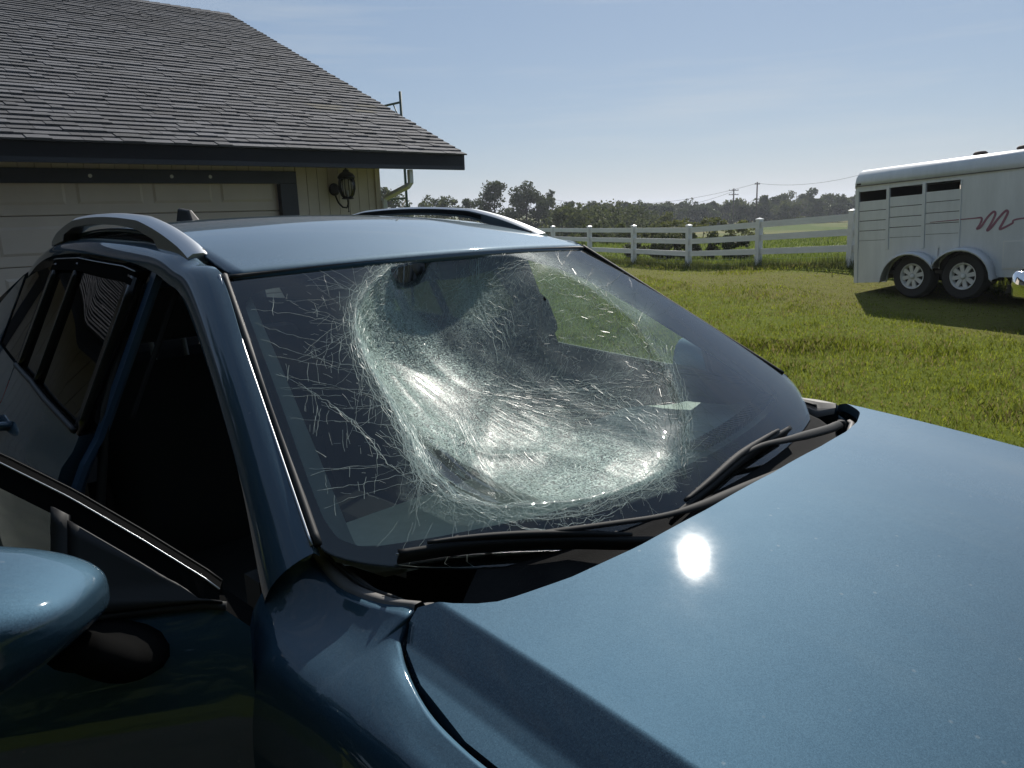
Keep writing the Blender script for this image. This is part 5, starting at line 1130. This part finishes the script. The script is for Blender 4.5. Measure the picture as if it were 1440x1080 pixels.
def make_door(x0, x1, s, ang=0.0, front=True):
    hinge = np.array([x0+.035, s*.84, 0.]) if front else np.array([x0, s*.84, 0.])
    piv = hinge+np.array([0, 0, 0.]); sh = lambda P_: cp(P_)-piv
    def part(name, P_, m, parent, thick=0, smooth=True, off=-1):
        ob = MB().grid(sh(P_)).build(name, m, parent, smooth=smooth, fix=False)
        if thick: solid(ob, thick, off)
        return ob
    sk_ = skin(x0, x1, .34, belt, s, 26, 26)
    # closed shell: outer skin, rounded edge, inner panel
    inn = sk_.copy(); inn[:, :, 1] -= s*.055
    ring = [np.concatenate([sk_[0], inn[0][::-1]]), ]
    mb = MB(); mb.grid(sh(sk_)); 
    for a, c in ((sk_[0], inn[0]), (inn[-1], sk_[-1]), (sk_[:, 0], inn[:, 0])): mb.grid(sh(np.stack([a, lerp(a, c, .25), c], 0)))
    d = mb.build('door', M['paint'], car, fix=True); autosmooth(d, 40); d.location = piv; d.rotation_euler = (0, 0, ang)
    part('inner_panel', inn+np.array([0, 0, 0]), M['dashdark'], d)
    part('belt_cap', np.stack([inn[:, -1], lerp(inn[:, -1], sk_[:, -1], .5)+np.array([0, 0, .004]), sk_[:, -1]], 1), M['matte'], d)
    if front: d['label'] = 'open front door with mirror' if ang else 'closed front door'
    # frame of the window
    xa = -.134 if front else x0-.004; xs = np.linspace(xa if front else x0-.01, x1+.008, 44)
    top = np.array([(x, s*(sideY(x, topl(x))), topl(x)) for x in xs]); wb = .030
    bot = np.array([(x, s*(sideY(x, max(topl(x)-wb, belt(x)))+.001), max(topl(x)-wb, belt(x)+.001)) for x in xs])
    inn_ = top.copy(); inn_[:, 1] -= s*.035; inb = bot.copy(); inb[:, 1] -= s*.035
    fr_ = part('window_frame', np.stack([inb, bot, top, inn_, inb], 1), M['matte'], d, smooth=False)
    lip = MB().tube(sh(top+np.array([0, s*.001, .002])), .0014, 5); lip.build('frame_seal', M['satin'], fr_, smooth=True)
    lip = MB().tube(sh(inn_+np.array([0, s*.008, .002])), .0012, 5); lip.build('frame_seal', M['rubber'], fr_, smooth=True)
    # upright posts of the frame
    posts = [(x1+.01, x1+.055)]+([(x0-.05, x0-.005)] if not front else [])
    if not front: posts.append((x1+.27, x1+.295))
    for a, c in posts:
        zz = np.linspace(0, 1, 8); Q = []
        for x in (a, c): lo, hi = belt(x), topl(x)-.01; z = lo+(hi-lo)*zz; Q.append(np.stack([np.full(8, x), s*(sideY(x, z)+.0005), z], -1))
        part('frame_post', np.array(Q), M['gloss'], d, .02, off=-s)
    xg0 = -.325 if front else x0-.02; xg = np.linspace(xg0, x1+.03, 24); Q = []
    for x in xg: z = np.linspace(belt(x)-.02, topl(x)-.02, 14); Q.append(np.stack([np.full(14, x), s*(sideY(x, z)-.012), z], -1))
    part('window_glass', np.array(Q), M['glass'] if front else M['privacy'], d)
    cgb = np.array([(x, s*(sideY(x, belt(x))+.002), belt(x)+.004) for x in np.linspace(x0-.03, x1+.02, 30)]); MB().tube(sh(cgb), .007, 6).build('belt_moulding', M['black'], d, smooth=True)
    handle(d, x1+.16, belt(x1)-.13, s, piv)
    if front:
        xs = np.linspace(-.128, -.325, 14); Q = []
        for x in xs: z = np.linspace(belt(x)+.002, max(topl(x)-wb+.002, belt(x)+.003), 8); Q.append(np.stack([np.full(8, x), s*(sideY(x, z)-.002), z], -1))
        part('sail_panel', np.array(Q), M['black'], d, .02, off=-s)
        xs = [-.325, -.345]; Q = []
        for x in xs: z = np.linspace(belt(x), topl(x)-.02, 8); Q.append(np.stack([np.full(8, x), s*(sideY(x, z)+.001), z], -1))
        part('divider_bar', np.array(Q), M['black'], d, .02, off=-s)
        # mirror: housing is a swollen superellipsoid, flat at the glass
        c = np.array([-.360, s*1.015, 1.180]) if s < 0 else np.array([-.41, .955, 1.115]); rx, ry, rz_ = .118, .128, .090; Q = []
        for a in np.linspace(-1, 1, 25)*math.pi/2:
            row = []
            for b_ in np.linspace(0, 2*math.pi, 41):
                e = .58; ca, sa, cb2, sb2 = math.cos(a), math.sin(a), math.cos(b_), math.sin(b_); pw = lambda w, e_: math.copysign(abs(w)**e_, w)
                X = pw(ca, e)*pw(cb2, e); Z = pw(ca, e)*pw(sb2, e); Y = pw(sa, .62)
                x = c[0]+rx*max(X, -.55)*(1-.10*Y); tp_ = 1-.62*max((X+.55)/1.55, 0)**1.4; z = c[2]+rz_*Z*(1-.16*Y)*tp_+.012*Y+.012*(1-tp_); y = c[1]+s*ry*Y*1.0+ s*(-.05*(max(X, -.55)+.2)*(Y+1)*.5)
                row.append((x, y, z))
            Q.append(row)
        mh = part('mirror_housing', np.array(Q), M['paint'], d)
        mg = MB().add(sh(np.array([(c[0]-rx*.56, c[1]+s*yy, c[2]+zz) for yy, zz in ((-.10, -.062), (.10, -.05), (.105, .06), (-.09, .066))])), [(0, 1, 2, 3)]); mg.build('mirror_glass', M['plate'], d)
        # black foot joining the housing to the door
        ft = [(-.285, s*.96, 1.12), (-.275, s*.94, 1.105), (-.265, s*.915, 1.08), (-.262, s*.885, 1.062), (-.262, s*.85, 1.055)]
        MB().tube(sh(np.array(ft)), [.040, .042, .044, .054, .066], 16, flat=.6).build('mirror_foot', M['matte'], d, smooth=True)
    return d
make_door(-.095, -1.0, -1, R(58)); make_door(-.095, -1.0, 1, 0.0)
make_door(-1.025, -1.78, -1, 0, front=False); make_door(-1.025, -1.78, 1, 0, front=False)
# ---- pillars, quarters, sills
for s in (-1, 1):
    Q = []
    for x in (-.978, -1.008): z = np.linspace(.40, 1.515, 22); Q.append(np.stack([np.full(22, x), s*(sideY(x, z)-.028), z], -1))
    Q.insert(0, np.array(Q[0])-np.array([-.004, s*.012, 0])); Q.append(np.array(Q[-1])-np.array([.0, s*.03, 0]))
    cgrid('b_pillar', np.array(Q), M['jamb'], thick=.006, smooth=False)
    Q = []
    for x in (-.93, -.958): z = np.linspace(1.18, 1.47, 16); Q.append(np.stack([np.full(16, x), s*(sideY(x, z)-.075), z], -1))
    cgrid('seat_belt', np.array(Q), M['cowl'], thick=.003)
    # weather strip round the door opening
    P_ = [(o[0]+.004, s*(o[1]-.034), o[2]-.012) for o in OUT[:7]]+[(-1.0, s*.74, 1.2), (-.99, s*.80, .9), (-.97, s*.80, .45), (-.2, s*.80, .42), (-.13, s*.79, .6), (-.13, s*.79, 1.0), (-.14, s*.782, 1.06)]
    MB().tube(cp(P_), .011, 6).build('weather_strip', M['rubber'], car, smooth=True)
    def qlow(x): return .34+(math.sqrt(max(.40**2-(x+2.05)**2, 0)) if abs(x+2.05) < .40 else 0)
    cgrid('quarter_panel', skin(-1.79, -2.95, qlow, lambda x: belt(max(x, -2.2))+.0, s, 46, 24), M['paint'])
    Q = []
    for x in np.linspace(-1.80, -2.16, 12): z = np.linspace(belt(x)+.006, topl(x)-.016, 10); Q.append(np.stack([np.full(10, x), s*(sideY(x, z)-.004), z], -1))
    cgrid('quarter_glass', np.array(Q), M['privacy'])
    Q = []
    for x in np.linspace(-2.16, -2.60, 12): z = np.linspace(belt(x)+.001, max(topl(x) if x > -2.2 else 1.46-(-2.2-x)*.35, belt(x)+.01), 10); Q.append(np.stack([np.full(10, x), s*(sideY(x, z)), z], -1))
    cgrid('d_pillar', np.array(Q), M['paint'])
    Q = []
    for x in np.linspace(-.12, -1.66, 10): Q.append([(x, s*.86, .38), (x, s*.85, .30), (x, s*.74, .28), (x, s*.73, .42), (x, s*.80, .42)])
    cgrid('sill', np.array(Q), M['black'])
# ---- tail
rows = []
for z, x in ((.40, -2.98), (.7, -3.0), (.95, -2.97), (1.15, -2.90), (1.30, -2.80), (1.45, -2.66), (1.50, -2.55)):
    w_ = float(sideY(-2.75, z)) if z < 1.2 else .70-(z-1.2)*.9; rows.append([(x-.0+.08*abs(u)**3*(1 if z < 1.2 else .6), u*w_, z) for u in np.linspace(-1, 1, 21)])
tg = cgrid('tailgate', np.array(rows), M['paint'])
rows = [[(x-.004+.05*abs(u)**3, u*w_, z) for u in np.linspace(-1, 1, 15)] for z, x, w_ in ((1.19, -2.89, .60), (1.32, -2.795, .52), (1.46, -2.66, .44))]
cgrid('rear_glass', np.array(rows), M['gloss'], tg)
for s in (-1, 1): MB().box(-2.98, -2.75, min(s*.55, s*.76), max(s*.55, s*.76), .92+DZ, 1.10+DZ).build('tail_lamp', M['red'], car, bevel=.02)
rows = [[(x-.10*(1-abs(u)**3)+.12*abs(u)**3, u*w_, z) for u in np.linspace(-1, 1, 25)] for z, x, w_ in ((.30, -2.86, .78), (.36, -2.95, .84), (.52, -2.97, .86), (.62, -2.92, .84))]
cgrid('rear_bumper', np.array(rows), M['paint'], thick=.01)
# ---- front end
rows = []
for z, dx, w_ in ((.22, -.10, .74), (.28, .0, .80), (.45, .035, .83), (.60, .03, .83), (.66, .0, .82)):
    rows.append([(1.03+dx-.26*abs(u)**2.6, u*w_, z) for u in np.linspace(-1, 1, 33)])
cgrid('front_bumper', np.array(rows), M['paint'], thick=.012)
rows = [[(1.03+dx-.22*abs(u)**2.6, u*.52, z) for u in np.linspace(-1, 1, 25)] for z, dx in ((.665, .015), (.76, .01), (.86, -.02), (.925, -.05))]
gr = cgrid('grille', np.array(rows), M['black'])
for z, dx in ((.70, .022), (.76, .02), (.82, .005), (.88, -.022)):
    MB().tube(cp([(1.03+dx-.22*abs(u)**2.6, u*.5, z) for u in np.linspace(-1, 1, 21)]), .008, 6).build('grille_bar', M['chrome'], gr, smooth=True)
for s in (-1, 1):
    rows = [[(1.03-.22*abs(u)**2.6+dx, s*u*.83, z) for u in np.linspace(.63, .99, 10)] for z, dx in ((.70, .012), (.78, .01), (.85, -.02), (.90, -.05))]
    cgrid('headlamp', np.array(rows), M['lamp'], thick=.01)
# ---- wheels
for cx_ in (.42, -2.05):
    wheel(car, cx_, .34+DZ+.03-.03, -.895+.0, .335, .22, .225, inward=1, spokes=5); wheel(car, cx_, .34+DZ, .895, .335, .22, .225, inward=-1, spokes=5)
for s in (-1, 1):
    for cx_ in (.42, -2.05): MB().box(cx_-.45, cx_+.45, min(s*.52, s*.64), max(s*.52, s*.64), .28+DZ, .86+DZ).build('wheel_housing', M['black'], car)
MB().box(-2.85, .9, -.70, .70, .22+DZ, .30+DZ).build('underbody', M['black'], car)
MB().box(-2.6, -.45, -.735, .735, .301+DZ, .40+DZ).build('cabin_floor', M['seat'], car)
MB().box(-.46, -.40, -.70, .70, .401+DZ, .95+DZ).build('firewall', M['dashdark'], car)
# ---- cowl and wipers
rows = []
for u in np.linspace(-1, 1, 60):
    a = S(np.array([u*.985]), np.array([.985]))[0]+np.array([0, 0, -.004]); y = u*.735; xr = float(np.interp(abs(y), *XR)); c = np.array([xr-.012, y, zc(xr)+float(hoff(y))-.060])
    if abs(u) > .93: c[0] = max(c[0], a[0]+.06)
    m_ = lerp(a, c, .5)+np.array([0, 0, -.012]); rows.append([a, lerp(a, m_, .5)+[0, 0, .004], m_, lerp(m_, c, .6), c, c+np.array([.06, 0, -.03])])
cowl = cgrid('cowl_panel', np.array(rows), M['cowl'])
sl_ = []
for y in np.linspace(-.66, .66, 50): xr = float(np.interp(abs(y), *XR)); sl_.append((xr-.018, y, zc(xr)+float(hoff(y))-.034+.004*math.sin(y*23)))
MB().tube(cp(sl_), .007, 6, flat=.6).build('hood_seal', M['trim'], cowl, smooth=True)
# grey corner trims between fender and glass
for s in (-1, 1):
    E_ = FN0[:5].copy(); ts = np.linspace(0, 4, 30); E1 = np.stack([spl(np.arange(5), E_[:, k], ts) for k in range(3)], -1)+np.array([0, -.004, .002])
    I1 = np.stack([np.interp(ts, [0, 1, 2, 3, 4], v) for v in ([-.090, -.065, .00, .065, .112], [.741, .728, .712, .690, .690], [1.140, 1.104, 1.076, 1.066, 1.083])], -1)
    tr_ = cgrid('cowl_corner_trim', mir(np.stack([E1+[0, .004, -.012], E1+[0, 0, .002], lerp(E1, I1, .35)+[0, 0, .006], lerp(E1, I1, .6)+[0, 0, -.003], I1+[0, 0, .002], I1+[0, -.004, -.014]], 1), s), M['trim'])
    MB().tube(cp(mir(lerp(E1[:22], I1[:22], .62)+[0, 0, .004], s)), .0035, 6).build('trim_lip', M['rubber'], tr_, smooth=True)
def on_glass(pxs, lift): return S(*uvpx(pxs).T)+Sn(*uvpx(pxs).T)*lift if True else None
def wiper(name, blade, arm, aw, lab):
    bl = smoothpath(blade, 8); P_ = on_glass(bl, .012); top = on_glass(bl, .026)
    g = cgrid(name, np.stack([P_+[0, 0, -.008], P_+[.003, 0, 0], top+[.004, 0, -.004], top], 1), M['wiper'], thick=.006)
    n = len(bl); i0, i1 = int(n*.12), int(n*.9)
    MB().tube(cp(top[i0:i1]+[0, 0, .006]), [.004+.004*math.sin(math.pi*f) for f in np.linspace(0, 1, i1-i0)], 6, flat=.8).build('blade_bridge', M['wiper'], g, smooth=True)
    for f in (.2, .34, .66, .8): i = int(f*n); MB().tube(cp([top[i]+[0, 0, .008], P_[i]]), .006, 5).build('blade_claw', M['wiper'], g)
    MB().tube(cp(P_+[0, 0, .003]), .0016, 4).build('rubber_edge', M['satin'], g, smooth=True)
    ap = smoothpath(arm, 8); L_ = np.linspace(0, 1, len(ap)); A = on_glass(ap, .030)+np.stack([0*L_, 0*L_, .022*np.sin(np.pi*np.clip(L_*1.1, 0, 1))*.6], -1)
    MB().tube(cp(A), [np.interp(f, [0, .12, .48, .62, .95, 1], aw) for f in L_], 10, flat=.55, up=(.5, 0, .8)).build('wiper_arm', M['wiper'], g, smooth=True)
    MB().lathe([(.0, .008), (.009, .007), (.012, 0), (.012, -.03)], cp(A[-1]), seg=14).build('pivot_cap', M['wiper'], g, smooth=True)
    return g
wiper('wiper', [(556, 789), (640, 777), (720, 771), (800, 769), (860, 770), (912, 770)], [(716, 770), (790, 766), (860, 760), (920, 752), (980, 734), (1040, 706), (1090, 682), (1128, 664)], [.003, .005, .0055, .011, .0135, .009], '')
wiper('wiper', [(936, 737), (985, 697), (1030, 657), (1070, 630), (1099, 612)], [(1034, 655), (1060, 648), (1100, 640), (1140, 625), (1172, 608)], [.003, .005, .008, .011, .012, .009], '')
# ---- cabin
rows = []
for u in np.linspace(-1, 1, 41):
    a = S(np.array([u*.97]), np.array([.93]))[0]; y = a[1]; brow = .045*math.exp(-((y-.36)/.20)**2)
    rows.append([a+[-.01, 0, -.03], [a[0]-.10, y, a[2]-.040], [-.20, y, 1.045+brow*.3], [-.34, y, 1.035+brow], [-.41, y, 1.00+brow], [-.45, y*.98, .93], [-.44, y*.98, .75], [-.36, y*.98, .62]])
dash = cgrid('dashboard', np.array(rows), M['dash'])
vt = MB()
for k in range(34):
    y = .10+k*.016; a = S(np.array([y/.76]), np.array([.90]))[0]; vt.box(a[0]-.085, a[0]-.045, y-.004, y+.004, a[2]-.030+DZ, a[2]-.018+DZ)
vt.build('defroster_vent', M['dashdark'], dash)
for s in (-1, 1):
    rows = []
    for v in np.linspace(.0, .93, 24): rows.append([S(np.array([s*.985]), np.array([v]))[0]+[-.01, 0, -.02], S(np.array([s*.93]), np.array([v]))[0]+[-.012, -s*.006, -.026], S(np.array([s*.91]), np.array([v]))[0]+[-.03, 0, -.05]])
    cgrid('pillar_trim', np.array(rows), M['trimpale'])
def torus(c, Rr, r, nrm, m, name, parent):
    nrm = np.array(nrm, float); nrm /= np.linalg.norm(nrm); a = np.cross(nrm, [0, 1, 0]); a /= np.linalg.norm(a); b_ = np.cross(nrm, a); pts = [np.array(c)+Rr*(a*math.cos(t)+b_*math.sin(t)) for t in np.linspace(0, 2*math.pi, 41)]
    return MB().tube(cp(pts), r, 8, cap=False).build(name, m, parent, smooth=True)
sw = torus((-.60, .36, .985), .185, .016, (-.86, 0, .5), M['seat'], 'steering_wheel', car)
MB().lathe([(.0, .03), (.06, .025), (.075, 0), (.0, -.02)], (-.585, .36, .975+DZ), axis=0, seg=20).tube(cp([(-.585, .20, .98), (-.585, .52, .98)]), .016, 6).tube(cp([(-.585, .36, .97), (-.555, .36, .82)]), .02, 6).build('wheel_hub', M['seat'], sw, smooth=True)
def seat(y, s):
    b_ = MB().box(-1.38, -.86, y-.25, y+.25, .52+DZ, .66+DZ).build('seat', M['seat'], car, bevel=.05)
    Q = [[(-1.28-.22*f, y+w_*u, .62+.60*f) for u in np.linspace(-1, 1, 7)] for f, w_ in ((0, .25), (.3, .26), (.7, .25), (1, .19))]
    o = cgrid('seat_back', np.array(Q), M['seat'], b_, thick=.12)
    MB().box(-1.60, -1.50, y-.13, y+.13, 1.27+DZ, 1.43+DZ).build('head_rest', M['seat'], b_, bevel=.035); MB().tube(cp([(-1.53, y-.05, 1.2), (-1.55, y-.05, 1.3)]), .008, 6).build('head_rest_rod', M['satin'], b_); MB().tube(cp([(-1.53, y+.05, 1.2), (-1.55, y+.05, 1.3)]), .008, 6).build('head_rest_rod', M['satin'], b_)
seat(-.37, -1); seat(.37, 1)
rs = MB().box(-2.25, -1.78, -.62, .62, .50+DZ, .64+DZ).build('rear_seat', M['seat'], car, bevel=.05)
MB().add(cp([(-2.2, -.62, .6), (-2.2, .62, .6), (-2.42, .6, 1.15), (-2.42, -.6, 1.15), (-2.32, -.62, .6), (-2.32, .62, .6), (-2.52, .6, 1.15), (-2.52, -.6, 1.15)]), [(0, 1, 2, 3), (7, 6, 5, 4), (0, 4, 5, 1), (1, 5, 6, 2), (2, 6, 7, 3), (3, 7, 4, 0)]).build('rear_seat_back', M['seat'], rs, bevel=.04)
MB().box(-1.35, -.45, -.10, .10, .40+DZ, .72+DZ).build('console', M['dashdark'], car, bevel=.03)
_g = W(uvpx([(718, 432)]), 0)[0]; _o = np.array([(CAM[0]-CAR_POS[0])*CF[0]+(CAM[1]-CAR_POS[1])*CF[1], (CAM[0]-CAR_POS[0])*CL[0]+(CAM[1]-CAR_POS[1])*CL[1], CAM_H]); p_ = _g+(_g-_o)/np.linalg.norm(_g-_o)*.16; mm_ = MB().box(-.03, .03, -.16, .16, -.06, .06).build('rear_view_mirror', M['matte'], car, bevel=.02); mm_.location = cp(p_); mm_.rotation_euler = (R(28), R(20), R(-20))
